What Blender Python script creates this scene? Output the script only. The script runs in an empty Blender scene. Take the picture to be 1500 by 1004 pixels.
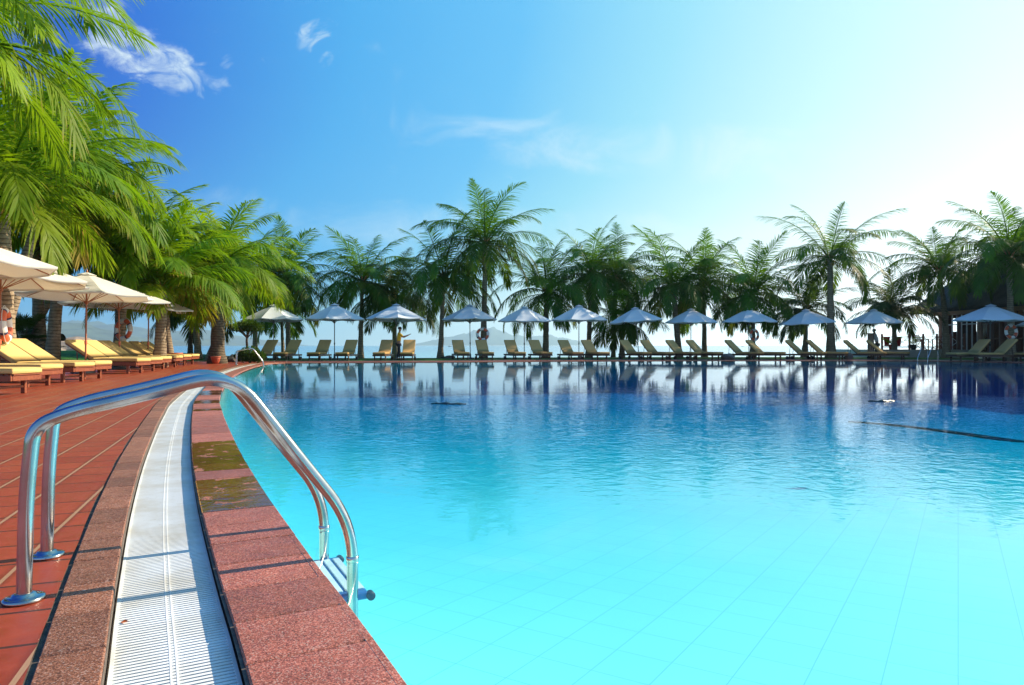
import bpy, bmesh, math, random
import numpy as np
from mathutils import Vector, Matrix
PI = math.pi; R = math.radians
rnd = random.Random(7)
scene = bpy.context.scene
COL = scene.collection
H = 0.8          # camera height above the deck
F = 1000.0       # focal length in photo pixels
HAZE = .00014
HY = 506.0       # horizon row

def at(px, D, z=0.0):
    return ((px - 750.0) * D / F, D, z)
def zat(py, D):
    return H + (HY - py) * D / F

# ------------------------------------------------------------------ mesh helpers
class MB:
    def __init__(self): self.v = []; self.f = []; self.m = []
    def add(self, vs, fs, mi=0):
        b = len(self.v); self.v += [tuple(p) for p in vs]
        for f in fs: self.f.append(tuple(b + i for i in f)); self.m.append(mi)
    def box(self, c, s, M=None, mi=0):
        x, y, z = s[0]/2, s[1]/2, s[2]/2
        vs = [Vector((a*x, b*y, d*z)) for d in (-1, 1) for b in (-1, 1) for a in (-1, 1)]
        if M is not None: vs = [M @ p for p in vs]
        c = Vector(c)
        self.add([p + c for p in vs], [(0,2,3,1),(4,5,7,6),(0,1,5,4),(2,6,7,3),(0,4,6,2),(1,3,7,5)], mi)
    def rbox(self, c, s, r=0.02, M=None, mi=0, seg=3):
        """box whose four vertical-plan and top edges are rounded"""
        x, y, z = s[0]/2, s[1]/2, s[2]/2
        rings = []
        prof = []
        for k in range(seg+1):
            a = PI/2*k/seg; prof.append((r*(1-math.sin(a)) , -z + r*(1-math.cos(a))))
        prof = [(r - r*math.sin(PI/2*k/seg), -z + r - r*math.cos(PI/2*k/seg)) for k in range(seg+1)]
        prof += [(r - r*math.cos(PI/2*k/seg), z - r + r*math.sin(PI/2*k/seg)) for k in range(seg+1)]
        cv = Vector(c); vs = []
        n = 0
        for ins, zz in prof:
            ring = []
            rr = r
            for (sx, sy, a0) in ((1,1,0),(-1,1,PI/2),(-1,-1,PI),(1,-1,1.5*PI)):
                for k in range(seg+1):
                    a = a0 + PI/2*k/seg
                    ring.append(Vector((sx*(x-rr) + (rr-ins)*math.cos(a), sy*(y-rr) + (rr-ins)*math.sin(a), zz)))
            n = len(ring); vs += ring
        if M is not None: vs = [M @ p for p in vs]
        fs = []
        for i in range(len(prof)-1):
            for j in range(n):
                fs.append((i*n+j, i*n+(j+1)%n, (i+1)*n+(j+1)%n, (i+1)*n+j))
        fs.append(tuple(reversed(range(n)))); fs.append(tuple((len(prof)-1)*n + j for j in range(n)))
        self.add([p + cv for p in vs], fs, mi)
    def tube(self, pts, rad, seg=8, caps=True, mi=0, closed=False):
        pts = [Vector(p) for p in pts]; n = len(pts)
        rs = rad if isinstance(rad, (list, tuple)) else [rad]*n
        up = None; vs = []
        for i, p in enumerate(pts):
            if closed: t = pts[(i+1)%n] - pts[i-1]
            else: t = pts[min(i+1, n-1)] - pts[max(i-1, 0)]
            t = t.normalized() if t.length > 1e-9 else Vector((0,0,1))
            if up is None:
                up = Vector((0,0,1)) if abs(t.z) < 0.9 else Vector((1,0,0))
            a = t.cross(up)
            if a.length < 1e-6: a = t.orthogonal()
            a.normalize(); b = a.cross(t).normalized(); up = b
            for k in range(seg):
                q = 2*PI*k/seg
                vs.append(p + (a*math.cos(q) + b*math.sin(q))*rs[i])
        fs = []
        for i in range(n if closed else n-1):
            for k in range(seg):
                j = (i+1) % n
                fs.append((i*seg+k, j*seg+k, j*seg+(k+1)%seg, i*seg+(k+1)%seg))
        if caps and not closed:
            fs.append(tuple(range(seg))); fs.append(tuple((n-1)*seg + k for k in reversed(range(seg))))
        self.add(vs, fs, mi)
    def lathe(self, prof, c=(0,0,0), seg=20, mi=0, M=None, a0=0.0):
        vs = []
        for r, z in prof:
            for k in range(seg):
                a = a0 + 2*PI*k/seg; vs.append(Vector((r*math.cos(a), r*math.sin(a), z)))
        if M is not None: vs = [M @ p for p in vs]
        fs = []
        for i in range(len(prof)-1):
            for k in range(seg):
                fs.append((i*seg+k, i*seg+(k+1)%seg, (i+1)*seg+(k+1)%seg, (i+1)*seg+k))
        fs.append(tuple(reversed(range(seg)))); fs.append(tuple((len(prof)-1)*seg+k for k in range(seg)))
        cv = Vector(c)
        self.add([p+cv for p in vs], fs, mi)
    def build(self, name, mats, parent=None, smooth=False, tint=None):
        me = bpy.data.meshes.new(name)
        me.from_pydata([tuple(p) for p in self.v], [], self.f)
        if not isinstance(mats, (list, tuple)): mats = [mats]
        for m in mats: me.materials.append(m)
        if len(mats) > 1: me.polygons.foreach_set('material_index', self.m)
        if smooth: me.polygons.foreach_set('use_smooth', [True]*len(me.polygons))
        me.update()
        o = bpy.data.objects.new(name, me); COL.objects.link(o)
        if parent: o.parent = parent
        return o

def smooth_by_angle(o, deg=40):
    me = o.data
    bm = bmesh.new(); bm.from_mesh(me)
    for f in bm.faces: f.smooth = True
    for e in bm.edges:
        if len(e.link_faces) == 2 and e.calc_face_angle(0) > R(deg): e.smooth = False
    bm.to_mesh(me); bm.free()
    return o

def tag(o, label=None, cat=None, group=None, kind=None):
    if label: o['label'] = label
    if cat: o['category'] = cat
    if group: o['group'] = group
    if kind: o['kind'] = kind
    return o
def empty(name, loc=(0,0,0), rz=0.0):
    o = bpy.data.objects.new(name, None); COL.objects.link(o)
    o.location = loc; o.rotation_euler = (0,0,rz); o.empty_display_size = 0.3
    return o
def copy_tree(o, parent=None):
    c = o.copy(); COL.objects.link(c); c.parent = parent
    for ch in list(o.children): copy_tree(ch, c)
    return c

# ------------------------------------------------------------------ material helpers
def newmat(name):
    m = bpy.data.materials.new(name); m.use_nodes = True
    nt = m.node_tree; nt.nodes.clear()
    out = nt.nodes.new('ShaderNodeOutputMaterial')
    return m, nt, out
class N:
    """tiny node-writing shorthand"""
    def __init__(self, nt): self.nt = nt
    def node(self, t, **kw):
        n = self.nt.nodes.new(t)
        for k, v in kw.items(): setattr(n, k, v)
        return n
    def put(self, sock, v):
        if isinstance(v, bpy.types.NodeSocket): self.nt.links.new(v, sock)
        else:
            try: sock.default_value = v
            except Exception:
                sock.default_value = tuple(v) + (1.0,) if len(v) == 3 else tuple(v)
    def math(self, op, a, b=0.0, c=0.0, clamp=False):
        n = self.node('ShaderNodeMath', operation=op, use_clamp=clamp)
        for s, v in zip(n.inputs, (a, b, c)): self.put(s, v)
        return n.outputs[0]
    def vmath(self, op, a, b=(0,0,0)):
        n = self.node('ShaderNodeVectorMath', operation=op)
        self.put(n.inputs[0], a)
        if op == 'SCALE': self.put(n.inputs[3], b)
        else: self.put(n.inputs[1], b)
        return n.outputs['Value'] if op in ('DOT_PRODUCT','LENGTH','DISTANCE') else n.outputs[0]
    def mix(self, f, a, b, mode='MIX'):
        n = self.node('ShaderNodeMix', data_type='RGBA', blend_type=mode)
        self.put(n.inputs[0], f); self.put(n.inputs[6], a); self.put(n.inputs[7], b)
        return n.outputs[2]
    def noise(self, vec, scale, detail=3.0, rough=0.5, dist=0.0):
        n = self.node('ShaderNodeTexNoise')
        if vec is not None: self.put(n.inputs['Vector'], vec)
        n.inputs['Scale'].default_value = scale; n.inputs['Detail'].default_value = detail
        n.inputs['Roughness'].default_value = rough; n.inputs['Distortion'].default_value = dist
        return n.outputs[0]
    def ramp(self, f, stops, interp='LINEAR'):
        n = self.node('ShaderNodeValToRGB'); self.put(n.inputs[0], f)
        cr = n.color_ramp; cr.interpolation = interp
        while len(cr.elements) < len(stops): cr.elements.new(0.5)
        for e, (p, c) in zip(cr.elements, stops):
            e.position = p; e.color = (c[0], c[1], c[2], 1.0) if not isinstance(c, float) else (c, c, c, 1)
        return n.outputs[0]
    def mapr(self, v, a, b, c=0.0, d=1.0, smooth=False):
        n = self.node('ShaderNodeMapRange'); n.interpolation_type = 'SMOOTHSTEP' if smooth else 'LINEAR'
        for i, q in enumerate((v, a, b, c, d)): self.put(n.inputs[i], q)
        return n.outputs[0]
    def bump(self, h, strength=0.5, dist=0.01):
        n = self.node('ShaderNodeBump'); self.put(n.inputs['Height'], h)
        n.inputs['Strength'].default_value = strength; n.inputs['Distance'].default_value = dist
        return n.outputs[0]
    def principled(self, color, rough=0.6, metal=0.0, normal=None, spec=0.5, trans=None):
        n = self.node('ShaderNodeBsdfPrincipled')
        self.put(n.inputs['Base Color'], color); self.put(n.inputs['Roughness'], rough)
        self.put(n.inputs['Metallic'], metal); n.inputs['Specular IOR Level'].default_value = spec
        if normal is not None: self.put(n.inputs['Normal'], normal)
        return n.outputs[0]
    def coords(self, kind='Object'):
        return self.node('ShaderNodeTexCoord').outputs[kind]
    def pos(self): return self.node('ShaderNodeNewGeometry').outputs['Position']
def link(nt, a, b): nt.links.new(a, b)

def simple(name, col, rough=0.6, metal=0.0, var=0.15, scale=8.0, bump=0.0, spec=0.5, bscale=None):
    m, nt, out = newmat(name); n = N(nt)
    co = n.coords('Object'); ns = n.noise(co, scale, 4)
    c = n.mix(n.mapr(ns, .3, .7), tuple(x*(1-var) for x in col)+(1,), tuple(min(1, x*(1+var)) for x in col)+(1,))
    nr = None
    if bump: nr = n.bump(n.noise(co, bscale or scale*4, 4), 0.6, bump)
    link(nt, n.principled(c, rough, metal, nr, spec), out.inputs[0]); return m

def wood(name, c1, c2, rough=0.45):
    m, nt, out = newmat(name); n = N(nt)
    co = n.vmath('MULTIPLY', n.coords('Object'), (2.0, 14.0, 14.0))
    ns = n.noise(co, 2.5, 5, .6, .6)
    c = n.mix(n.mapr(ns, .3, .7), c1+(1,), c2+(1,))
    link(nt, n.principled(c, rough, 0, n.bump(ns, .3, .002)), out.inputs[0]); return m

def fabric(name, col, transl=0.25, tcol=None, var=0.06):
    m, nt, out = newmat(name); n = N(nt)
    co = n.coords('Object')
    ns = n.noise(co, 3.0, 4); fine = n.noise(co, 260.0, 1)
    c = n.mix(n.mapr(ns, .3, .7), tuple(x*(1-var) for x in col)+(1,), col+(1,))
    nr = n.bump(n.math('ADD', n.math('MULTIPLY', fine, .15), n.noise(co, 5, 3)), .35, .01)
    d = n.principled(c, .85, 0, nr, .2)
    t = n.node('ShaderNodeBsdfTranslucent'); n.put(t.inputs[0], (tcol or col)+(1,))
    mx = n.node('ShaderNodeMixShader'); mx.inputs[0].default_value = transl
    link(nt, d, mx.inputs[1]); link(nt, t.outputs[0], mx.inputs[2]); link(nt, mx.outputs[0], out.inputs[0])
    return m

def grid_coord(n, P, ux, uy, s):
    """distance-to-line value along axis (ux,uy) with spacing s, and the cell index"""
    u = n.vmath('DOT_PRODUCT', P, (ux, uy, 0))
    pp = n.math('PINGPONG', u, s/2.0)
    return pp, n.math('FLOOR', n.math('DIVIDE', u, s)), u

M = {}
def make_materials():
    # red granite coping blocks
    def granite(name, base, wet=False):
        m, nt, out = newmat(name); n = N(nt)
        P = n.pos()
        v = n.node('ShaderNodeTexVoronoi'); n.put(v.inputs['Vector'], P); v.inputs['Scale'].default_value = 290
        sp = n.node('ShaderNodeSeparateColor'); link(nt, v.outputs['Color'], sp.inputs[0])
        cells = n.ramp(sp.outputs[0], [(0.0, tuple(x*.28 for x in base)), (.3, tuple(x*.72 for x in base)), (.62, base), (.86, tuple(min(1,x*1.5+.04) for x in base)), (1.0, (.40,.28,.24))])
        rn = n.node('ShaderNodeAttribute'); rn.attribute_name = 'tint'
        mul = n.mapr(rn.outputs['Fac'], 0, 1, .72, 1.15)
        big = n.mapr(n.noise(P, 5, 4), .3, .7, .82, 1.1)
        c = n.vmath('SCALE', cells, n.math('MULTIPLY', mul, big))
        nr = n.bump(n.noise(P, 160, 2), .35, .0015)
        if wet:
            wm = n.mapr(n.noise(P, 7, 5, .6, .5), .36, .44, 0, 1, True)
            c = n.vmath('SCALE', c, n.mapr(wm, 0, 1, .85, .30))
            r = n.mapr(wm, 0, 1, .45, .05)
            nr = n.bump(n.noise(P, 16, 3), .3, .006)
        else:
            r = n.mapr(n.noise(P, 12, 3), .3, .7, .42, .62)
        link(nt, n.principled(c, r, 0, nr, .5), out.inputs[0]); return m
    M['granite'] = granite('red_granite', (.34,.095,.06))
    M['granite_wet'] = granite('wet_red_granite', (.44,.13,.045), True)
    M['granite_band'] = granite('brown_granite', (.24,.085,.04))
    # deck
    m, nt, out = newmat('terracotta_deck_tiles'); n = N(nt); P = n.pos()
    ax = (-.35, .936); bx = (.936, .35)
    lv, iv, _ = grid_coord(n, P, bx[0], bx[1], .27)
    lu, iu, _ = grid_coord(n, P, ax[0], ax[1], .27)
    wn = n.node('ShaderNodeTexWhiteNoise', noise_dimensions='2D')
    cb = n.node('ShaderNodeCombineXYZ'); n.put(cb.inputs[0], iv); n.put(cb.inputs[1], iu); link(nt, cb.outputs[0], wn.inputs['Vector'])
    big = n.noise(P, .9, 5, .6); med = n.noise(P, 14, 5, .65)
    t = n.math('ADD', n.math('MULTIPLY', wn.outputs[0], .5), n.math('MULTIPLY', n.mapr(med, .3, .7), .5))
    tile = n.mix(t, (.19,.022,.009,1), (.33,.052,.018,1))
    tile = n.mix(n.mapr(big, .45, .75), tile, (.30,.060,.024,1))
    gv = n.math('LESS_THAN', lv, .0075); gu = n.math('LESS_THAN', lu, .0072)
    edge = n.mapr(lv, .004, .03, .6, 1.0)
    tile = n.vmath('SCALE', tile, edge)
    c = n.mix(gu, tile, (.05,.018,.012,1)); c = n.mix(gv, c, (.34,.19,.11,1))
    g = n.math('MAXIMUM', gv, gu)
    hh = n.math('ADD', n.math('MULTIPLY', g, -1.0), n.math('MULTIPLY', med, .35))
    hh = n.math('ADD', hh, n.math('MULTIPLY', wn.outputs[0], .3))
    rr = n.mapr(med, .3, .7, .32, .55)
    link(nt, n.principled(c, rr, 0, n.bump(hh, .5, .003), .45), out.inputs[0]); M['deck'] = m
    # pool floor & wall tiles
    m, nt, out = newmat('pale_blue_pool_tiles'); n = N(nt); P = n.pos()
    la, ia, _ = grid_coord(n, P, .837, -.547, .31); lb, ib, _ = grid_coord(n, P, .547, .837, .31)
    g = n.math('MAXIMUM', n.math('LESS_THAN', la, .0026), n.math('LESS_THAN', lb, .0026))
    wn = n.node('ShaderNodeTexWhiteNoise', noise_dimensions='2D')
    cb = n.node('ShaderNodeCombineXYZ'); n.put(cb.inputs[0], ia); n.put(cb.inputs[1], ib); link(nt, cb.outputs[0], wn.inputs['Vector'])
    c = n.mix(wn.outputs[0], (.50,.76,.70,1), (.56,.81,.74,1))
    c = n.mix(n.mapr(n.noise(P, .5, 3), .35, .7), c, (.58,.84,.77,1))
    c = n.mix(g, c, (.32,.58,.62,1))
    link(nt, n.principled(c, .5), out.inputs[0]); M['pool_tile'] = m
    M['pool_dark'] = simple('black_pool_tile', (.012,.02,.03), .3, var=.3, scale=30)
    M['pool_pale'] = simple('white_mosaic_tile', (.74,.88,.9), .5, var=.05, scale=30)
    # water
    m, nt, out = newmat('pool_water'); n = N(nt); P = n.pos()
    calm = n.mapr(n.noise(P, .22, 2), .38, .62, .35, 1.0, True)
    rr_ = n.vmath('LENGTH', P)
    dist = n.math('MULTIPLY', n.mapr(rr_, 2.8, 5.2, .14, 1.0, True), n.mapr(rr_, 8.0, 15.0, 1.0, .16, True))
    w1 = n.noise(n.vmath('MULTIPLY', P, (1, 1.25, 1)), 4.6, 1.5, .5, 1.4)
    w2 = n.noise(P, 11.0, 1.5, .5, .9)
    w3 = n.noise(P, 1.3, 1.5)
    h = n.math('ADD', n.math('MULTIPLY', w1, .0052), n.math('MULTIPLY', w2, .0040))
    h = n.math('MULTIPLY', h, n.math('MULTIPLY', calm, dist))
    h = n.math('ADD', h, n.math('MULTIPLY', w3, n.mapr(rr_, 8.0, 15.0, .0035, .0015)))
    bp = n.node('ShaderNodeBump'); n.put(bp.inputs['Height'], h); bp.inputs['Strength'].default_value = 1.0; bp.inputs['Distance'].default_value = 1.0
    cosv = n.math('ABSOLUTE', n.vmath('DOT_PRODUCT', n.node('ShaderNodeNewGeometry').outputs['Incoming'], bp.outputs[0]))
    frv = n.math('ADD', .02, n.math('MULTIPLY', .98, n.math('POWER', n.math('SUBTRACT', 1.0, cosv, clamp=True), 4.2)), clamp=True)
    gl = n.node('ShaderNodeBsdfGlossy'); gl.inputs['Roughness'].default_value = .0; link(nt, bp.outputs[0], gl.inputs['Normal'])
    tr = n.node('ShaderNodeBsdfTransparent'); tr.inputs[0].default_value = (.93,.985,1,1)
    mx = n.node('ShaderNodeMixShader'); link(nt, frv, mx.inputs[0]); link(nt, tr.outputs[0], mx.inputs[1]); link(nt, gl.outputs[0], mx.inputs[2])
    link(nt, mx.outputs[0], out.inputs[0])
    va = n.node('ShaderNodeVolumeAbsorption'); va.inputs[0].default_value = (0.0, .855, .985, 1); va.inputs[1].default_value = .38
    link(nt, va.outputs[0], out.inputs['Volume'])
    M['water'] = m
    # sea
    m, nt, out = newmat('sea_water'); n = N(nt); P = n.pos()
    P2 = n.vmath('MULTIPLY', P, (1, .6, 1))
    h = n.math('ADD', n.math('MULTIPLY', n.noise(P2, .35, 4), .25), n.math('MULTIPLY', n.noise(P2, 2.2, 3), .04))
    yy = n.vmath('DOT_PRODUCT', P, (0,1,0))
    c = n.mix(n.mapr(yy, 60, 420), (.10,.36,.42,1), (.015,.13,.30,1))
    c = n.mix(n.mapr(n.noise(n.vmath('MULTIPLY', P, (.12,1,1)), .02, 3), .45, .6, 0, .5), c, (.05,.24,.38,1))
    link(nt, n.principled(c, .12, 0, n.bump(h, .5, 1.0), .5), out.inputs[0]); M['sea'] = m
    # white grate
    m, nt, out = newmat('white_grate_plastic'); n = N(nt); P = n.pos()
    c = n.mix(n.mapr(n.noise(P, 3.5, 5, .65), .42, .72), (.76,.78,.79,1), (.60,.57,.50,1))
    c = n.mix(n.mapr(n.noise(P, 24, 4, .7), .6, .75, 0, .5), c, (.40,.36,.28,1))
    link(nt, n.principled(c, .4), out.inputs[0]); M['grate'] = m
    M['dark_gap'] = simple('wet_dark_channel', (.035,.035,.035), .5, var=.3, scale=20)
    M['mortar'] = simple('mortar', (.10,.08,.07), .8, var=.4, scale=25, bump=.003)
    # steel
    m, nt, out = newmat('brushed_stainless_steel'); n = N(nt)
    co = n.coords('Object')
    ns = n.noise(n.vmath('MULTIPLY', co, (1,1,1)), 40, 4)
    sm = n.noise(co, 6, 4)
    c = n.mix(n.mapr(sm, .4, .65), (.56,.56,.56,1), (.40,.38,.36,1))
    link(nt, n.principled(c, n.mapr(sm, .35, .7, .1, .24), 1.0, n.bump(ns, .12, .0008)), out.inputs[0]); M['steel'] = m
    M['step_blue'] = simple('blue_step_plastic', (.03,.12,.35), .4)
    M['step_white'] = simple('white_step_tread', (.75,.8,.85), .4)
    # grass
    m, nt, out = newmat('lawn_grass'); n = N(nt); P = n.pos()
    a = n.noise(P, .5, 4); b = n.noise(P, 22, 4, .7)
    c = n.mix(n.mapr(a, .35, .65), (.035,.14,.006,1), (.075,.25,.012,1))
    c = n.mix(n.mapr(b, .35, .7), n.vmath('SCALE', c, .5), c)
    link(nt, n.principled(c, .8, 0, n.bump(b, .8, .04), .2), out.inputs[0]); M['grass'] = m
    # palm leaf
    def leaf(name, young, mid, old, tip, transl=.45):
        m, nt, out = newmat(name); n = N(nt)
        at_ = n.node('ShaderNodeAttribute'); at_.attribute_name = 'tint'
        sp = n.node('ShaderNodeSeparateColor'); link(nt, at_.outputs['Color'], sp.inputs[0])
        co = n.coords('Object'); ns = n.noise(co, 1.6, 3)
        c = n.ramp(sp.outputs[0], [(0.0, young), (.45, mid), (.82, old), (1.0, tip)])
        c = n.mix(n.mapr(ns, .3, .7, 0, .4), c, young + (1,))
        c = n.mix(n.math('MULTIPLY', sp.outputs[1], .8), c, tip + (1,))
        d = n.principled(c, .55, 0, None, .25)
        t = n.node('ShaderNodeBsdfTranslucent'); n.put(t.inputs[0], n.mix(.5, n.vmath('SCALE', c, 1.6), (.20,.34,.005,1)))
        mx = n.node('ShaderNodeMixShader'); mx.inputs[0].default_value = transl
        link(nt, d, mx.inputs[1]); link(nt, t.outputs[0], mx.inputs[2]); link(nt, mx.outputs[0], out.inputs[0]); return m
    M['leaf_near'] = leaf('sunny_palm_leaf', (.22,.33,.004), (.052,.155,.004), (.16,.19,.008), (.34,.20,.03))  # sunlit yellow-green put into the young colour, crown shade into mid
    M['leaf_far'] = leaf('palm_leaf', (.065,.20,.004), (.012,.052,.003), (.024,.045,.004), (.24,.15,.04), .30)  # backlit crown mass darkened in mid, sunlit lime tops painted into young
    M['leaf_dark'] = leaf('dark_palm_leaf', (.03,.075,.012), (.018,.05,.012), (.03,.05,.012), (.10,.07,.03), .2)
    # trunk
    def bark(name, c1, c2):
        m, nt, out = newmat(name); n = N(nt); co = n.coords('Object')
        sx = n.node('ShaderNodeSeparateXYZ'); link(nt, co, sx.inputs[0])
        zz = n.math('ADD', sx.outputs[2], n.math('MULTIPLY', n.noise(co, 2.5, 2), .12))
        ring = n.math('PINGPONG', zz, .055)
        rr = n.mapr(ring, 0, .02)
        ns = n.noise(co, 9, 5, .65)
        c = n.mix(n.mapr(ns, .3, .7), c1+(1,), c2+(1,))
        c = n.mix(rr, n.vmath('SCALE', c, .45), c)
        link(nt, n.principled(c, .85, 0, n.bump(n.math('ADD', rr, n.math('MULTIPLY', ns, .8)), .8, .02), .2), out.inputs[0]); return m
    M['bark'] = bark('palm_bark', (.20,.15,.10), (.36,.28,.20))
    M['bark_dark'] = bark('dark_palm_bark', (.09,.07,.05), (.17,.13,.09))
    M['sheath'] = simple('palm_sheath_fibre', (.30,.15,.05), .85, var=.4, scale=9, bump=.01)
    M['coconut'] = simple('coconut_husk', (.36,.20,.04), .5, var=.35, scale=6)
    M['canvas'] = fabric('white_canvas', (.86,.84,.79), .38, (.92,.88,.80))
    M['canvas_far'] = fabric('sky_shaded_canvas', (.72,.78,.84), .22, (.7,.75,.8))  # white canvas with bluish skylit shade put into its colour
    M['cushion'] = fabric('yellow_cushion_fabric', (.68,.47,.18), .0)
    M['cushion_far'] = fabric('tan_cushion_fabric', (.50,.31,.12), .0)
    M['piping'] = simple('cushion_piping', (.40,.27,.08), .8)
    M['teak'] = wood('oiled_red_teak', (.16,.035,.015), (.30,.08,.03))
    M['teak_dark'] = wood('dark_teak', (.05,.022,.013), (.10,.045,.022))
    M['pole_wood'] = wood('red_brown_pole_wood', (.30,.085,.03), (.42,.15,.06))
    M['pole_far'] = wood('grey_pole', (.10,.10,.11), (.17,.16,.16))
    M['rubber'] = simple('black_rubber', (.02,.02,.02), .6)
    M['base'] = simple('concrete_base', (.16,.15,.14), .8, bump=.004)
    M['buoy_o'] = simple('orange_buoy_plastic', (.72,.14,.06), .45, var=.1)
    M['buoy_w'] = simple('white_buoy_plastic', (.78,.75,.70), .45, var=.06)
    M['rope'] = simple('navy_buoy_strap', (.03,.04,.10), .7)
    M['skin'] = simple('skin', (.34,.17,.10), .55, var=.08)
    M['hair'] = simple('black_hair', (.012,.010,.010), .6)
    M['yellow'] = simple('yellow_shirt_cloth', (.72,.42,.03), .8, bump=.004)
    M['dark_cloth'] = simple('dark_trousers_cloth', (.02,.022,.035), .8)
    M['white_cloth'] = simple('white_shirt_cloth', (.72,.70,.70), .8, bump=.004)
    M['rock'] = simple('dark_rock', (.11,.10,.09), .9, var=.5, scale=2.5, bump=.05, bscale=6)
    M['headland'] = simple('headland_rock', (.22,.17,.13), .95, var=.5, scale=.25, bump=.5, bscale=.6)
    M['hill'] = simple('wooded_hill', (.06,.09,.06), .95, var=.45, scale=.006)
    M['pot'] = simple('terracotta_pot', (.42,.08,.035), .6, bump=.003)
    M['black_metal'] = simple('black_metal', (.02,.02,.022), .4, metal=.3)
    M['thatch'] = simple('grey_thatch', (.042,.036,.036), .95, var=.4, scale=2.0, bump=.06, bscale=30)
    M['fascia'] = wood('brown_fascia_board', (.22,.085,.03), (.32,.14,.05))
    M['column'] = simple('dark_red_column', (.13,.05,.035), .5, var=.2)
    M['stucco'] = simple('pink_stucco', (.42,.26,.20), .85, var=.1, bump=.004)
    M['white_paint'] = simple('white_paint', (.76,.76,.75), .5, var=.05)
    M['red_cloth'] = simple('red_cloth', (.60,.02,.03), .8)
    M['terrace'] = simple('terrace_paving', (.45,.42,.38), .7, var=.12, scale=1.5)
    M['fence_wood'] = wood('reddish_fence_wood', (.28,.08,.05), (.40,.14,.08))
    M['cord'] = simple('orange_leaf', (.6,.13,.02), .7)
    m, nt, out = newmat('window_glass'); n = N(nt)
    fr = n.node('ShaderNodeFresnel'); fr.inputs[0].default_value = 1.5
    gl = n.node('ShaderNodeBsdfGlossy'); gl.inputs['Roughness'].default_value = .02
    tr = n.node('ShaderNodeBsdfTransparent'); tr.inputs[0].default_value = (.86,.92,.92,1)
    mx = n.node('ShaderNodeMixShader'); link(nt, fr.outputs[0], mx.inputs[0]); link(nt, tr.outputs[0], mx.inputs[1]); link(nt, gl.outputs[0], mx.inputs[2])
    link(nt, mx.outputs[0], out.inputs[0]); M['glass'] = m
make_materials()

# ------------------------------------------------------------------ pool outline
def catmull(ctrl, n=24, closed=True):
    P = [np.array(p, float) for p in ctrl]; out = []
    m = len(P)
    rng = range(m) if closed else range(m-1)
    for i in rng:
        p0 = P[(i-1) % m] if closed else P[max(i-1, 0)]
        p1 = P[i]; p2 = P[(i+1) % m] if closed else P[i+1]
        p3 = P[(i+2) % m] if closed else P[min(i+2, m-1)]
        for k in range(n):
            t = k/n
            out.append(.5*((2*p1) + (-p0+p2)*t + (2*p0-5*p1+4*p2-p3)*t*t + (-p0+3*p1-3*p2+p3)*t**3))
    if not closed: out.append(P[-1])
    return np.array(out)
def resample(pts, step=None, closed=True, num=None):
    q = np.vstack([pts, pts[:1]]) if closed else pts
    d = np.r_[0, np.cumsum(np.linalg.norm(np.diff(q, axis=0), axis=1))]
    L = d[-1]; m = num or max(3, int(round(L/step)))
    s = np.arange(m)*L/m if closed else np.linspace(0, L, m)
    return np.stack([np.interp(s, d, q[:, k]) for k in range(q.shape[1])], 1), L
ctrl = [(-.247,1.606), (-.467,2.03), (-.80,2.655), (-1.45,3.92), (-2.27,5.60), (-3.55,8.35), (-4.68,10.95), (-7.0,17.0), (-9.06,23.5),
        (-10.25,28.0), (-10.7,30.2), (-10.1,31.35), (-7.3,31.9), (-2,33.1), (2.4,34.4), (10.8,35.8), (17.5,35.8), (21.3,34.9), (23.4,32.2),
        (24.6,27), (25.4,18), (25,9), (21,0), (14,-5.5), (7,-6.2), (3,-3.6), (1.1,-1.0)]
edge_raw = catmull(ctrl)
BL = .29
edge, EL = resample(edge_raw, BL)
NE = len(edge)
def normals(e):
    t = np.roll(e, -1, 0) - np.roll(e, 1, 0); t /= np.linalg.norm(t, axis=1)[:, None]
    return np.stack([-t[:, 1], t[:, 0]], 1)     # outward (curve runs clockwise seen from above)
edn = normals(edge)
def off(d): return edge + edn*d

def loop_fill(name, loops, z, mat, parent=None):
    """flat sheet filling one outer loop with optional holes"""
    bm = bmesh.new(); es = []
    for lp in loops:
        vs = [bm.verts.new((float(p[0]), float(p[1]), z)) for p in lp]
        for i in range(len(vs)): es.append(bm.edges.new((vs[i], vs[(i+1) % len(vs)])))
    bmesh.ops.triangle_fill(bm, use_beauty=True, use_dissolve=False, edges=es)
    bmesh.ops.recalc_face_normals(bm, faces=bm.faces)
    if bm.faces and sum(f.normal.z for f in bm.faces) < 0: bmesh.ops.reverse_faces(bm, faces=bm.faces)
    me = bpy.data.meshes.new(name); bm.to_mesh(me); bm.free(); me.materials.append(mat)
    o = bpy.data.objects.new(name, me); COL.objects.link(o); return o
def struct(o): o['kind'] = 'structure'; return o

struct(loop_fill('pool_water', [off(.004)], -.022, M['water']))
mb = MB()
w0 = off(.0); n0 = len(w0)
mb.add([(p[0], p[1], -.075) for p in w0] + [(p[0], p[1], -1.85) for p in w0], [(i, (i+1) % n0, n0+(i+1) % n0, n0+i) for i in range(n0)])
mb.add([(p[0], p[1], -.0) for p in off(.02)] + [(p[0], p[1], -.076) for p in off(.02)], [(i, (i+1) % n0, n0+(i+1) % n0, n0+i) for i in range(n0)])
struct(mb.build('pool_wall', M['pool_tile']))
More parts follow.
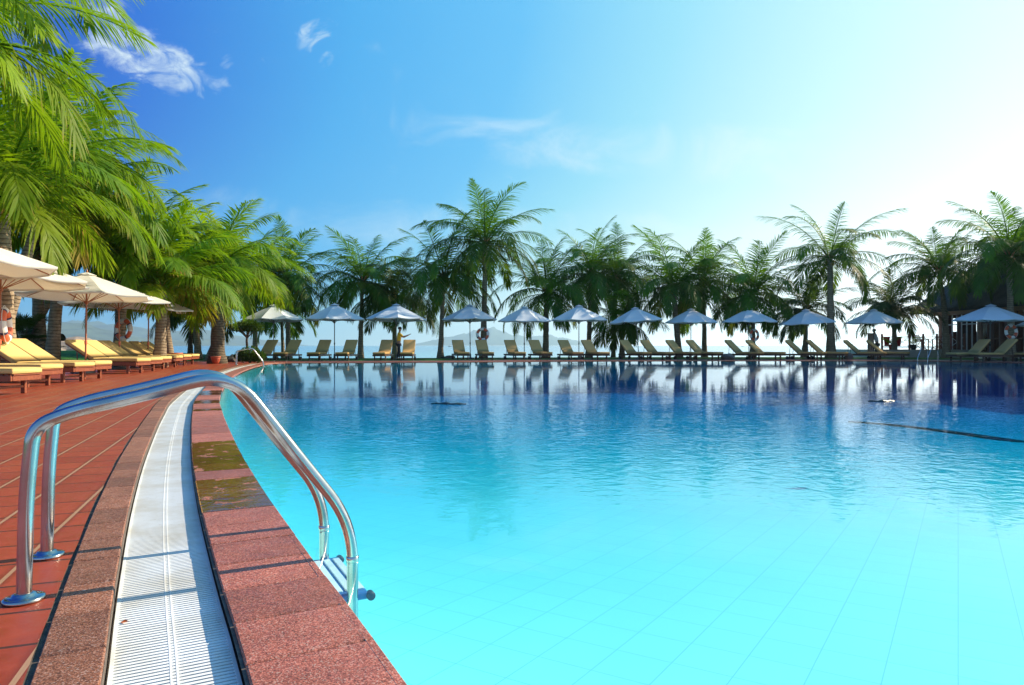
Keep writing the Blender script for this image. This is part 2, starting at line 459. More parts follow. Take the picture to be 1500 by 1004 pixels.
# pool floor: gently sloping, then a small step down along an arc
arc = catmull([(-13,24.5), (-6,25.2), (-2.2,25), (3,24), (9.1,21.4), (11.0,20.2), (11.9,18.2), (12.35,16.2), (13.4,12), (14.4,4), (14.6,-9)], 10, False)
def floor_z(y): return -.74 - .76*max(0.0, min(1.0, (y-1.5)/15.0))
mb = MB()
mb.add([(-16,-12,-1.62), (32,-12,-1.62), (32,40,-1.62), (-16,40,-1.62)], [(0,1,2,3)])
na = len(arc)
mb.add([(p[0], p[1], floor_z(p[1])) for p in arc] + [(p[0], p[1], -1.62) for p in arc], [(i, i+1, na+i+1, na+i) for i in range(na-1)])
struct(mb.build('pool_floor', M['pool_tile']))
mb = MB(); arcp, _ = resample(arc, closed=False, num=160)
for p in arcp:                                     # strips from the arc back to the near left corner, sloped along y
    for k in range(41):
        u = k/40; x = -13.6 + (p[0]+13.6)*u if p[0] > -13 else p[0]; x = p[0]*(1-u) + (-13.6)*u; y = p[1]*(1-u) + (-9.5)*u
        mb.v.append((x, y, floor_z(y)))
for i in range(len(arcp)-1):
    for k in range(40): mb.f.append((i*41+k, i*41+k+1, (i+1)*41+k+1, (i+1)*41+k)); mb.m.append(0)
struct(mb.build('shallow_pool_floor', M['pool_tile'], smooth=True))
# black tile line marking the step
def flat_band(name, pts, w0, w1, z, mat, thick=.006):
    mb = MB(); n = len(pts)
    for i in range(n):
        t = pts[min(i+1, n-1)] - pts[max(i-1, 0)]; t /= np.linalg.norm(t); nn = np.array([-t[1], t[0]])
        w = w0 + (w1-w0)*i/(n-1)
        a = pts[i] + nn*w/2; b = pts[i] - nn*w/2
        mb.v += [(a[0], a[1], z+thick), (b[0], b[1], z+thick), (a[0], a[1], z), (b[0], b[1], z)]
    for i in range(n-1):
        k = 4*i; mb.f += [(k, k+4, k+5, k+1), (k+2, k+6, k+4, k), (k+1, k+5, k+7, k+3)]; mb.m += [0, 0, 0]
    return mb.build(name, mat)
arcr, _ = resample(arc, closed=False, num=200)
sel = [p for p in arcr if p[0] > 10.3 and p[1] > 6]
struct(flat_band('pool_step_line', np.array(sel) + np.array([-.3, -.35]), .15, 1.0, -1.49, M['pool_dark'], .02))
# ------------------------------------------------------------------ coping, drain, border, deck
def blocks(name, d0, d1, z0, z1, mat, mats2=None, wet=None, gap=.006, every=1, bev=.004):
    v = []; f = []; mi = []; tint = []
    a = off(d0); b = off(d1)
    r = random.Random(3)
    i = 0
    while i < NE:
        j = i + every
        if j > NE: break
        p0 = a[i % NE]; p1 = a[j % NE]; q0 = b[i % NE]; q1 = b[j % NE]
        t = (p1-p0)/np.linalg.norm(p1-p0); g = t*gap/2
        zz = z1 + r.uniform(-.0015, .0015)
        p0 = p0+g; p1 = p1-g; q0 = q0+g; q1 = q1-g
        nn = (q0-p0)/np.linalg.norm(q0-p0)
        k = len(v); e = bev
        for (c_, z_) in ((0, z0), (0, zz-e), (1, zz)):
            ins = e if c_ else 0
            for P, s1, s2 in ((p0, 1, 1), (p1, -1, 1), (q1, -1, -1), (q0, 1, -1)):
                w = P + t*ins*s1 + nn*ins*s2
                v.append((w[0], w[1], z_))
        fs = []
        for L in (0, 4):
            for m_ in range(4):
                fs.append((k+L+m_, k+L+(m_+1) % 4, k+L+4+(m_+1) % 4, k+L+4+m_))
        fs.append((k+8, k+9, k+10, k+11))
        w_ = 1 if (wet and wet(i)) else 0
        f += fs; mi += [w_]*len(fs); tint += [r.random()]*12
        i = j
    me = bpy.data.meshes.new(name); me.from_pydata(v, [], f)
    me.materials.append(mat)
    if mats2: me.materials.append(mats2)
    me.polygons.foreach_set('material_index', mi)
    ca = me.attributes.new('tint', 'FLOAT', 'POINT'); ca.data.foreach_set('value', tint)
    me.update()
    bm = bmesh.new(); bm.from_mesh(me); bmesh.ops.recalc_face_normals(bm, faces=bm.faces); bm.to_mesh(me); bm.free()
    o = bpy.data.objects.new(name, me); COL.objects.link(o); return struct(o)
def wet(i):
    x, y = edge[i]
    return (x < 0) and (3.3 < y < 3.95 or 4.25 < y < 4.45 or 4.7 < y < 5.5 or 8.2 < y < 8.6 or 9.2 < y < 9.9 or 11 < y < 12)
blocks('pool_coping', -.004, .325, -.07, 0.0, M['granite'], M['granite_wet'], wet)
blocks('border_paving', .642, .79, -.06, .0, M['granite_band'], every=1)
# channel under everything
mb = MB()
for (d0, d1, z0, z1) in ((.0, .335, -.012, -.012), (.326, .326, -.012, -.14), (.326, .64, -.14, -.14), (.64, .64, -.14, -.012), (.64, .86, -.012, -.012)):
    A = off(d0); B = off(d1)
    mb.add([(p[0], p[1], z0) for p in A] + [(p[0], p[1], z1) for p in B], [(i, (i+1) % NE, NE+(i+1) % NE, NE+i) for i in range(NE)])
struct(mb.build('drain_channel', M['mortar']))
# overflow grate of cross slats
fine, _ = resample(np.hstack([edge, edn]), .0195)
mb = MB(); SL = .0062
for k in range(len(fine)):
    p = fine[k, :2]; nn = fine[k, 2:4]; nn = nn/np.linalg.norm(nn); t = np.array([nn[1], -nn[0]])
    D2 = p[0]**2 + p[1]**2
    a0, a1 = .336, .630
    c0 = p + nn*a0; c1 = p + nn*a1
    v = []
    for c, z in ((c0, -.066), (c1, -.066), (c0, -.047), (c1, -.047)):
        v.append((c[0]+t[0]*SL, c[1]+t[1]*SL, z)); v.append((c[0]-t[0]*SL, c[1]-t[1]*SL, z))
    # verts: 0,1 c0 low +/-; 2,3 c1 low; 4,5 c0 high; 6,7 c1 high
    mb.add(v, [(4,5,7,6), (0,4,6,2), (1,3,7,5), (0,1,5,4), (2,6,7,3)])
for dd, w, zt in ((.338, .006, -.0455), (.628, .006, -.0455), (.475, .003, -.0462), (.490, .003, -.0462)):
    A = off(dd-w/2*1.6); B = off(dd+w/2*1.6)
    mb.add([(p[0], p[1], zt) for p in A] + [(p[0], p[1], zt) for p in B] + [(p[0], p[1], zt-.02) for p in A] + [(p[0], p[1], zt-.02) for p in B],
           [(i, (i+1) % NE, NE+(i+1) % NE, NE+i) for i in range(NE)] + [(2*NE+i, 2*NE+(i+1) % NE, (i+1) % NE, i) for i in range(NE)] + [(NE+i, NE+(i+1) % NE, 3*NE+(i+1) % NE, 3*NE+i) for i in range(NE)])
struct(mb.build('drain_grate', M['grate']))
# deck outline
dctrl = [(-13.4,9), (-13.0,13), (-13.4,17), (-14.6,22), (-16,27), (-17.2,30.5), (-16,33), (-12,33.4), (-7,33.9), (-2,35.0), (2.4,36.3), (10.8,37.7), (18,37.7), (23,36.8),
         (25.8,33), (27,27), (28,18), (28,8), (25,-4), (16,-10), (4,-10), (-6,-8), (-12,-2), (-13.6,4)]
dout, _ = resample(catmull(dctrl, 12), .6)
jr = random.Random(11)
inner = off(.80)
inner = inner + edn*np.array([jr.uniform(-.004, .006) for _ in range(NE)])[:, None]
struct(loop_fill('deck', [dout, inner], 0.0, M['deck']))
# lawn: rings outward from the deck edge
dn = normals(dout)
def lawn_z(x, y, d):
    left = max(0.0, min(1.0, (-x-14.5)/9.0)); left = left*left*(3-2*left)
    return .004 + .50*left*min(1, d/5.0) - (.0 if d > .05 else .0)
def lawn_max(x, y):
    if y > 30 and x > -18: return 8.5
    if y > 24: return 14
    return 26
mb = MB(); nd = len(dout); ks = [0, .02, .06, .12, .2, .3, .42, .56, .7, .85, 1.0]
rows = []
dm = np.array([lawn_max(*p) for p in dout]); dm = np.array([np.mean([dm[(i+j) % nd] for j in range(-10, 11)]) for i in range(nd)])
for kk in ks:
    row = []
    for i in range(nd):
        d = kk*dm[i] - (.05 if kk == 0 else 0); p = dout[i] + dn[i]*d
        row.append((p[0], p[1], lawn_z(p[0], p[1], d) if kk else -.03))
    rows.append(row)
for dz, dd in ((-.6, .5), (-2.4, 2.0)):
    rows.append([(dout[i][0]+dn[i][0]*(dm[i]+dd), dout[i][1]+dn[i][1]*(dm[i]+dd), dz) for i in range(nd)])
for r_ in rows: mb.v += r_
for a in range(len(rows)-1):
    for i in range(nd):
        mb.f.append((a*nd+i, a*nd+(i+1) % nd, (a+1)*nd+(i+1) % nd, (a+1)*nd+i)); mb.m.append(0)
struct(mb.build('lawn', M['grass'], smooth=True))
# pale kerb stones between deck and lawn
mb = MB(); kr = random.Random(4)
for i in range(nd):
    p = dout[i]; q = dout[(i+1) % nd]; 
    if not (p[0] < -12.5 or p[1] > 33): continue
    L = np.linalg.norm(q-p); a = math.atan2(q[1]-p[1], q[0]-p[0]); c = (p+q)/2 + dn[i]*.03
    mb.rbox((c[0], c[1], .008), (L-.02, .14, .05), .012, Matrix.Rotation(a, 3, 'Z'), seg=1)
struct(mb.build('kerb', M['base']))
# sea
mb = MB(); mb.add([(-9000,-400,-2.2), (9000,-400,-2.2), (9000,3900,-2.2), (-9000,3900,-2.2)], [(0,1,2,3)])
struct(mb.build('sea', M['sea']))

# ------------------------------------------------------------------ hills, built as ridges with real depth
def ridge(name, prof, D, depth, seed, mat=None):
    """prof: list of (px, py) skyline pixels; builds a mountain range at distance D"""
    r = random.Random(seed); mb = MB()
    xs = [p[0] for p in prof]; ys = [p[1] for p in prof]
    n = 90; m = 8
    for i in range(n+1):
        px = xs[0] + (xs[-1]-xs[0])*i/n; py = float(np.interp(px, xs, ys))
        h = max(0, (HY-py)*D/F + H)
        h *= 1 + .06*math.sin(i*.9+seed) + .04*math.sin(i*2.3)
        for j in range(-m, m+1):
            u = j/m; hh = h*(1-abs(u)**1.3)*(1+.12*math.sin(i*.8+j*1.7)*abs(u)) if j else h
            DD = D + u*depth
            mb.v.append(((px-750)*D/F + math.sin(j*2.1+i*.35)*depth*.03, DD, hh - 3.0))
    k = 2*m+1
    for i in range(n):
        for j in range(2*m):
            mb.f.append((i*k+j, (i+1)*k+j, (i+1)*k+j+1, i*k+j+1)); mb.m.append(0)
    return struct(mb.build(name, mat or M['hill'], smooth=True))
ridge('hills', [(-60,500), (20,492), (55,482), (80,478), (105,472), (120,476), (150,486), (178,494), (205,503), (222,506.5)], 4200, 900, 1)
ridge('low_hills', [(170,506), (205,499), (232,494), (248,499), (275,500), (290,499), (300,496), (310,497), (322,501), (345,505), (352,506.5)], 5200, 700, 2)
ridge('far_hills', [(60,478), (120,470), (165,476), (210,481), (260,486), (290,480), (330,490), (390,499), (430,506)], 6600, 900, 3)
ridge('distant_hills', [(600,506), (650,495), (700,484), (722,480), (745,489), (775,494), (800,490), (830,496), (880,506)], 8300, 700, 5)

# ------------------------------------------------------------------ palms
def frond(rg, L=4.0, e0=1.0, bend=1.6, npair=46, lmax=.95, hang=.5, age=.3, side_twist=.0, lw=.042, curl=0.0):
    """one pinnate frond along +x; returns verts, faces, tint"""
    V = []; Fc = []; T = []
    S = 18; pos = [np.zeros(3)]; tans = []; s_ = np.linspace(0, 1, S+1)
    for i in range(S):
        sm = (s_[i]+s_[i+1])/2
        a = e0 - bend*sm**1.35
        yaw = curl*sm
        d = np.array([math.cos(a)*math.cos(yaw), math.cos(a)*math.sin(yaw), math.sin(a)])
        tans.append(d); pos.append(pos[-1] + d*L/S)
    tans.append(tans[-1]); pos = np.array(pos); tans = np.array(tans)
    def P(s):
        i = min(int(s*S), S-1); f = s*S - i
        return pos[i]*(1-f)+pos[i+1]*f, tans[i]
    # rachis: triangular section
    for i in range(S+1):
        t = tans[i]; side = np.cross(t, [0,0,1]); 
        if np.linalg.norm(side) < .05: side = np.array([0,-1.,0])
        side /= np.linalg.norm(side); up = np.cross(side, t)
        r = .032*(1-s_[i])**.8*L/4 + .004
        if i == 0: r *= 1.7
        for (a, b) in ((1, .3), (-1, .3), (0, -1)):
            V.append(pos[i] + side*r*a + up*r*b); T.append((max(0, age*.6+.25), 0.0))
    for i in range(S):
        for k in range(3):
            Fc.append((3*i+k, 3*i+(k+1) % 3, 3*i+3+(k+1) % 3, 3*i+3+k))
    for k in range(npair):
        s = .09 + .91*(k+rg.uniform(-.2, .2))/npair
        s = min(max(s, .07), .995)
        p, t = P(s)
        side = np.cross(t, [0,0,1]); ns = np.linalg.norm(side)
        side = side/ns if ns > .05 else np.array([0,-1.,0])
        up = np.cross(side, t)
        u = max(0, (s-.09)/.91)
        ll = lmax*(.42 + 1.2*math.sin(PI*min(1, (.2+u*.77)))**.8)*.64
        if u > .93: ll *= .85
        fa = R(64) - R(42)*u          # angle away from the rachis
        for sg in (-1, 1):
            if rg.random() < .03: continue
            l = ll*rg.uniform(.86, 1.1)
            a = fa*rg.uniform(.9, 1.1)
            lift = rg.uniform(-.12, .14) - side_twist*sg*.5
            d = side*sg*math.sin(a) + t*math.cos(a) + up*lift
            d /= np.linalg.norm(d)
            wv = np.cross(d, up*1.0 + side*sg*rg.uniform(-.5, .2)); wv /= np.linalg.norm(wv)
            g = hang*rg.uniform(.7, 1.3)
            b0 = len(V); w = lw*rg.uniform(.8, 1.15)
            q = p.copy(); dd = d.copy(); pr = 0
            tipb = 1.0 if rg.random() < .12 + .25*age else 0.0
            for rr, ww in ((0, .35), (.3, 1.0), (.68, .75), (1.0, 0)):
                dd = d + np.array([0, 0, -1])*g*(rr**1.2)*1.5
                dd /= np.linalg.norm(dd)
                q = q + dd*l*(rr-pr); pr = rr
                tt = min(1, age + rg.uniform(-.07, .07))
                if ww > 0:
                    V.append(q + wv*w*ww/2); V.append(q - wv*w*ww/2); T += [(tt, 0.0), (tt, 0.0)]
                else:
                    V.append(q); T.append((tt, tipb))
            Fc += [(b0, b0+1, b0+3, b0+2), (b0+2, b0+3, b0+5, b0+4), (b0+4, b0+5, b0+6)]
    return np.array(V), Fc, np.array(T)

def crown_mesh(name, seed, L=4.0, n=22, mat=None, lw=.052, npair=56, lmax=1.12, wind=0.0, droop=1.0, emin=-.36, young=True, spec=None, dry=.3):
    rg = random.Random(seed); VV = []; FF = []; TT = []; base = 0
    items = []
    for i in range(n):
        a = (i+.5)/n                              # 0 young, upright -> 1 old, hanging
        az = i*2.399963 + rg.uniform(-.25, .25) + seed
        e0 = 1.42 - (1.42-emin)*a**.82 + rg.uniform(-.12, .12)
        bend = (.82 + 1.0*min(1, a*1.5))*droop*rg.uniform(.85, 1.15)
        if e0 - bend < -1.5: bend = e0 + 1.5
        items.append((az, e0, bend, L*(.72+.36*math.sin(PI*min(1, .25+a*.6)))*rg.uniform(.9, 1.08), .25+.75*a, a))
    if spec: items += spec
    for az, e0, bend, LL, hg, a in items:
        age = a*.75 + rg.uniform(-.08, .1)
        if a < .12: age = .0
        if a > .93 and rg.random() < dry: age = 1.0
        v, f, t = frond(rg, LL, e0, bend, npair, lmax*(.75 if a < .1 else 1), .22+hg*.5, max(0, age), rg.uniform(-.5, .5), lw, rg.uniform(-.35, .35)+wind*math.sin(az))
        c, s = math.cos(az), math.sin(az)
        rot = np.array([[c, -s, 0], [s, c, 0], [0, 0, 1]])
        v = v @ rot.T + np.array([c*.10, s*.10, rg.uniform(-.12, .12) - a*.18])
        VV.append(v); FF += [tuple(base+i for i in q) for q in f]; TT.append(t); base += len(v)
    V = np.vstack(VV); T = np.vstack(TT)
    me = bpy.data.meshes.new(name); me.from_pydata(V.tolist(), [], FF)
    me.materials.append(mat or M['leaf_far'])
    ca = me.color_attributes.new('tint', 'FLOAT_COLOR', 'POINT')
    col = np.ones((len(V), 4), np.float32); col[:, 0] = T[:, 0]; col[:, 1] = T[:, 1]; col[:, 2] = 0
    ca.data.foreach_set('color', col.ravel()); me.update()
    return me

nb = MB(); nb.lathe([(.015, -.115), (.076, -.067), (.095, 0), (.072, .072), (.02, .105)], (0, 0, 0), 10)
NUT = nb.build('coconut', M['coconut'], None, smooth=True)
def palm(base, top, seed, r0=.17, r1=.11, L=4.0, n=22, label='', group='coconut palms lining the far lawn', leaf='leaf_far', bark='bark', bow=0.0, nuts=True, tilt=3, **kw):
    """base and top: world points of trunk foot and crown"""
    root = empty('palm_tree', base)
    tag(root, label, 'palm tree', group)
    b = Vector(base); d = Vector(top) - b
    pts = []; rad = []; m = 22; rg = random.Random(seed)
    hor = Vector((d.x, d.y, 0)); 
    for i in range(m+1):
        t = i/m
        f = t + bow*math.sin(PI*t)
        p = Vector((d.x*f, d.y*f, d.z*t)) + Vector((rg.uniform(-.012, .012), rg.uniform(-.012, .012), 0))
        pts.append(p)
        r = r1 + (r0-r1)*(1-t)**1.2 + .10*r0/.17*math.exp(-t*d.z/.35) + (.05 if t > .96 else 0)
        rad.append(r*rg.uniform(.96, 1.05))
    pts[0] = Vector((0, 0, -.15))
    tb = MB(); tb.tube(pts, rad, 12); tr = tb.build('trunk', M[bark], root, smooth=True)
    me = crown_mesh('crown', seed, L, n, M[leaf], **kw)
    c = bpy.data.objects.new('crown', me); COL.objects.link(c); c.parent = root; c.location = d
    c.rotation_euler = (R(rg.uniform(-tilt, tilt)), R(rg.uniform(-tilt, tilt)), 0)
    sb = MB()                                        # fibrous sheath and dead stubs at the crown's heart
    for i in range(9):
        a = i*2.4+seed; sb.tube([(0, 0, -.35), (math.cos(a)*.13, math.sin(a)*.13, -.1), (math.cos(a)*.30, math.sin(a)*.30, .18+.1*rg.random())], [.05, .06, .015], 5)
    s = sb.build('leaf_sheath', M['sheath'], root, smooth=True); s.location = d
    if nuts:
        for i in range(4):
            a = rg.uniform(0, 6.28); rr = rg.uniform(.2, .3)
            k = bpy.data.objects.new('coconut', NUT.data); COL.objects.link(k); k.parent = root
            k.location = d + Vector((rr*math.cos(a), rr*math.sin(a), rg.uniform(-.5, -.25)))
    return root

def P3(px, py, D): return ((px-750)*D/F, D, zat(py, D))
def far_palm(bx, D, cx, cy, seed, label, bz=.0, **kw):
    palm(((bx-750)*D/F, D, bz), P3(cx, cy, D), seed, label=label, **kw)

far = [
 # base px, D, crown px, crown py, seed, L, n, label, extras
 (423, 40.5, 420, 404, 11, 4.1, 24, 'palm with yellow-tipped drooping frond rising behind the leftmost umbrella of the far row', {}),
 (415, 43, 412, 455, 12, 2.6, 13, 'low thin-trunked palm twinned with the palm behind the leftmost far umbrella', dict(r0=.11, r1=.09)),
 (374, 44, 373, 410, 13, 3.9, 20, 'dark dense palm standing behind the flat-topped little tree', dict(leaf='leaf_dark')),
 (528, 41, 531, 410, 14, 3.9, 22, 'slightly leaning palm between the second and third umbrellas of the far row', dict(bow=-.1)),
 (578, 43.5, 578, 428, 15, 3.9, 24, 'dark bushy palm behind the yellow-shirted attendant', dict(leaf='leaf_dark')),
 (645, 40.5, 650, 404, 16, 4.3, 25, 'palm with long drooping fronds just left of the tall palm with the lifebuoy', dict(droop=1.1)),
 (708, 40, 711, 354, 17, 4.3, 25, 'tallest slender palm of the middle, lifebuoy hanging on its trunk', dict(r0=.2, r1=.13)),
 (799, 42, 801, 425, 18, 4.2, 23, 'palm with wide arching left frond between the fifth and sixth far umbrellas', dict(r0=.2, r1=.15)),
 (862, 42, 866, 398, 19, 4.0, 24, 'palm with bright green top fronds right of the sixth far umbrella', dict(r0=.17)),
 (898, 43, 904, 402, 20, 3.9, 23, 'palm with thin trunk and golden top, left one of a close pair', dict(r0=.12, r1=.11)),
 (911, 41, 912, 468, 21, 2.5, 12, 'short palm with low yellow-green fronds beside the thin-trunked palm', dict(r0=.15, r1=.14)),
 (995, 41.5, 986, 420, 22, 4.3, 26, 'thick bushy palm behind the eighth umbrella of the far row', dict(r0=.2, r1=.16)),
 (1032, 43, 1031, 410, 23, 4.3, 24, 'upright palm with fan-like raised fronds right of the shaded umbrella', {}),
 (1103, 41, 1103, 428, 24, 3.9, 24, 'palm with a lifebuoy on its trunk behind the ninth far umbrella', dict(r0=.16)),
 (1178, 44.5, 1181, 452, 25, 3.1, 18, 'short crooked palm just left of the tall grey-trunked palm', dict(bow=.25, leaf='leaf_dark')),
 (1217, 40, 1216, 376, 26, 4.5, 22, 'tall thick-trunked palm with open crown between the tenth and eleventh far umbrellas', dict(r0=.26, r1=.15)),
 (1311, 43, 1309, 458, 27, 3.2, 19, 'small dark palm in front of the terrace railing', dict(leaf='leaf_dark', emin=.15)),
 (1386, 41, 1375, 394, 28, 3.7, 22, 'tall leaning palm at the left corner of the thatched hall', dict(bow=-.3, r0=.22, emin=-.15)),
 (1482, 35, 1478, 372, 29, 4.3, 26, 'large palm with lifebuoy on its trunk in front of the thatched hall', dict(r0=.2, emin=-.1)),
 (1560, 38, 1545, 392, 32, 4.2, 20, 'palm at the right edge before the thatched hall', dict(emin=0)),
]
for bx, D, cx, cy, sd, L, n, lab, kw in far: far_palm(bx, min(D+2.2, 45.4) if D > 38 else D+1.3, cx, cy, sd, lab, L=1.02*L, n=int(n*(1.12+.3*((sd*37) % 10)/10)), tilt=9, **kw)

lg = 'sunlit palms on the left lawn'
def lpalm(b, px, py, D, seed, label, **kw):
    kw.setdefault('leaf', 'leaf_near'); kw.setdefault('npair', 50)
    if D < 17: kw['dry'] = 0.0
    kw.setdefault('lw', .06)
    palm(b, P3(px, py, D), seed, label=label, group=lg, **kw)
lpalm((-11.9, 11.4, 0), -175, 55, 11, 41, 'nearest tall palm with huge sunlit yellow-green fronds at the left edge', L=4.1, n=20, emin=.1, npair=64, lmax=1.1, lw=.042, r0=.2, r1=.15,
      spec=[(-.25, .55, 1.45, 3.7, .75, .2), (-.75, -.05, 1.25, 3.8, .8, .15), (-.5, .3, 1.4, 3.6, .8, .2), (.25, .3, 1.3, 3.6, .8, .3)])
lpalm((-14.0, 14.8, .05), -125, -70, 14, 42, 'very tall palm with dark fronds hanging from the top left corner', L=4.4, n=24, npair=56, lmax=1.05, lw=.045, droop=1.1, r0=.2)
lpalm((-12.1, 16.3, .05), 0, 285, 16, 43, 'palm with thick pale trunk behind the nearest loungers, fronds spreading over umbrellas', L=3.7, n=30, npair=54, emin=.2, r0=.24, r1=.18)
lpalm((-16.9, 24.5, .3), 45, 215, 23, 44, 'tall straight ringed trunk, left one of the two trunks on the grass', L=3.9, n=30, r0=.19, r1=.17)
lpalm((-15.7, 23.3, .26), 95, 285, 22.5, 45, 'tall straight ringed trunk, right one of the two trunks on the grass', L=3.7, n=30, r0=.19, r1=.17)
lpalm((-14.65, 25.4, .1), 182, 372, 25, 46, 'leaning palm with a lifebuoy on its trunk behind the left loungers', L=3.7, n=30, emin=.1, droop=.95, r0=.2, r1=.16)
lpalm((-13.0, 25.2, .1), 238, 418, 25, 47, 'short sunlit palm with orange-lit trunk beside the red pot', L=3.4, n=30, r0=.19, r1=.17, emin=.15, droop=.9)
lpalm((-15.6, 31, .15), 236, 362, 30, 48, 'feathery palm rising above the others left of the gap of sky', L=3.5, n=24, r0=.2)
lpalm((-17.0, 37, .1), 282, 402, 36, 49, 'small sunlit palm between the short palm and the thick dark trunk', L=3.8, n=26)
lpalm((-12.95, 30, .02), 319, 392, 30, 50, 'palm with thick dark trunk and bright upright crown beside a small red pot', L=3.8, n=30, r0=.29, r1=.22, bark='bark_dark', emin=.05)
lpalm((-18.4, 39, .05), 281, 447, 38, 51, 'thin dark low palm with sparse hanging fronds in front of the sea', L=2.9, n=12, r0=.13, r1=.10, leaf='leaf_dark', bark='bark_dark')
lpalm((-19.5, 27, .35), 130, 330, 28, 52, 'bushy palm half hidden behind the two straight trunks', L=4.0, n=26)
lpalm((-14.8, 19.5, .1), 80, 235, 20.5, 53, 'palm with fronds spilling over the second left umbrella', L=3.5, n=28, r0=.18, emin=-.2)
lpalm((-15.5, 35, .1), 352, 392, 37, 54, 'palm whose bright top shows right of the thick dark trunk', L=3.6, n=22)

bpy.data.objects.remove(NUT)
# low fan palm bush, flat-topped tree, round bush
def leaf_cloud(name, blobs, n, size, mat, parent, seed):
    rg = random.Random(seed); mb = MB()
    for _ in range(n):
        cx, cy, cz, rx, ry, rz = rg.choice(blobs)
        while True:
            u = Vector((rg.uniform(-1, 1), rg.uniform(-1, 1), rg.uniform(-1, 1)))
            if .3 < u.length < 1: break
        p = Vector((cx+u.x*rx, cy+u.y*ry, cz+u.z*rz))
        d = (u + Vector((rg.uniform(-.7, .7), rg.uniform(-.7, .7), rg.uniform(-.2, .9)))).normalized()
        w = d.orthogonal().normalized(); w = Matrix.Rotation(rg.uniform(0, 6.28), 3, d) @ w
        s = size*rg.uniform(.6, 1.3)
        mb.add([p - w*s*.16, p + d*s*.5 - w*s*.22, p + d*s, p + d*s*.5 + w*s*.22], [(0, 1, 2, 3)])
    return mb.build(name, mat, parent)
t = empty('topiary_tree', at(362, 33, 0)); tag(t, 'small dark tree with flat umbrella-shaped crown beside the far left loungers', 'tree')
mb = MB(); mb.tube([(0, 0, -.1), (.02, 0, .5), (-.03, .02, 1.0), (.02, 0, 1.5)], [.09, .07, .055, .05], 8)
for i in range(7):
    a = i*.9; mb.tube([(0, 0, 1.15), (math.cos(a)*.25, math.sin(a)*.25, 1.4), (math.cos(a)*.6, math.sin(a)*.6, 1.62)], [.035, .025, .01], 5)
mb.build('trunk', M['bark_dark'], t, smooth=True)
leaf_cloud('crown', [(0, 0, 1.72, .62, .62, .27), (.3, 0, 1.68, .5, .5, .2), (-.35, 0, 1.66, .46, .46, .19), (0, .2, 1.85, .4, .4, .16)], 5200, .09, M['leaf_dark'], t, 3)
t = empty('shrub', at(366, 31, 0)); tag(t, 'round dark bush at the foot of the flat-topped tree', 'shrub')
mb = MB()
for i in range(6): mb.tube([(0, 0, -.05), (math.cos(i)*.15, math.sin(i)*.15, .3), (math.cos(i)*.35, math.sin(i)*.35, .55)], [.03, .02, .008], 5)
mb.build('stem', M['bark_dark'], t)
leaf_cloud('foliage', [(0, 0, .4, .45, .4, .33), (-.3, 0, .3, .35, .3, .25), (.35, .1, .28, .3, .3, .24)], 3800, .09, M['leaf_dark'], t, 5)
t = empty('fan_palm_bush', (-17.2, 24.0, .2)); tag(t, 'dark fan palm bush between the thick pale trunk and the two straight trunks', 'palm bush')
rg = random.Random(8); mb = MB(); sb = MB()
for i in range(44):
    az = i*2.4; e = rg.uniform(-.1, 1.45); l = rg.uniform(.5, 1.05)
    d = Vector((math.cos(az)*math.cos(e), math.sin(az)*math.cos(e), math.sin(e))); c = Vector((0, 0, .55)) + d*l
    sb.tube([(0, 0, .1), c*.5 + Vector((0, 0, .15)), c], .012, 4)
    s = d.cross(Vector((0, 0, 1))).normalized(); 
    for k in range(-8, 9):
        a = k*.17; q = (d*math.cos(a) + s*math.sin(a)).normalized(); ll = rg.uniform(.42, .55)
        w = q.cross(d.cross(s)).normalized()*.02
        mb.add([c, c+q*ll*.6+w, c+q*ll-Vector((0, 0, .07)), c+q*ll*.6-w], [(0, 1, 2, 3)])
mb.build('foliage', M['leaf_dark'], t); sb.build('stem', M['bark_dark'], t)

# ------------------------------------------------------------------ rocks, pots
def rock(name, loc, s, seed, label, cat='rock', group=None, mat='rock'):
    rg = random.Random(seed); bm = bmesh.new(); bmesh.ops.create_icosphere(bm, subdivisions=3, radius=1)
    from mathutils import noise as mn
    for v in bm.verts:
        q = v.co.copy()
        v.co = q*(1 + .35*mn.noise(q*1.3 + Vector((seed, 0, 0))) + .12*mn.noise(q*4 + Vector((0, seed, 0))))
        v.co.x *= s[0]; v.co.y *= s[1]; v.co.z = v.co.z*s[2]
    me = bpy.data.meshes.new(name); bm.to_mesh(me); bm.free(); me.materials.append(M[mat])
    o = bpy.data.objects.new(name, me); COL.objects.link(o); o.location = loc; o.rotation_euler.z = rg.uniform(0, 6)
    if label: tag(o, label, cat, group)
    return o
for i, (px, D, s) in enumerate([(333, 33, .24), (341, 33.5, .3), (348, 33, .26), (338, 32.6, .2), (352, 33.8, .28), (344, 32.3, .17)]):
    rock('rock', at(px, D, .1), (s, s*.8, s*.8), i+2, 'dark rounded rock in the low pile between the thick dark trunk and the round bush', group='rocks piled beside the round bush')
rock('boulder', at(1065, 37.6, .12), (.42, .3, .22), 20, 'flat dark boulder on the grass left of the ninth umbrella loungers', 'boulder')
rock('boulder', at(1244, 37.6, .12), (.2, .2, .24), 21, 'small round dark boulder left of the loungers under the eleventh umbrella', 'boulder')
rock('rock', at(657, 42, .03), (.5, .3, .13), 22, 'low flat rock at the foot of the palm left of the tall lifebuoy palm')
struct(rock('headland', at(98, 95, -1.2), (4.6, 6, 2.9), 31, None, mat='headland'))
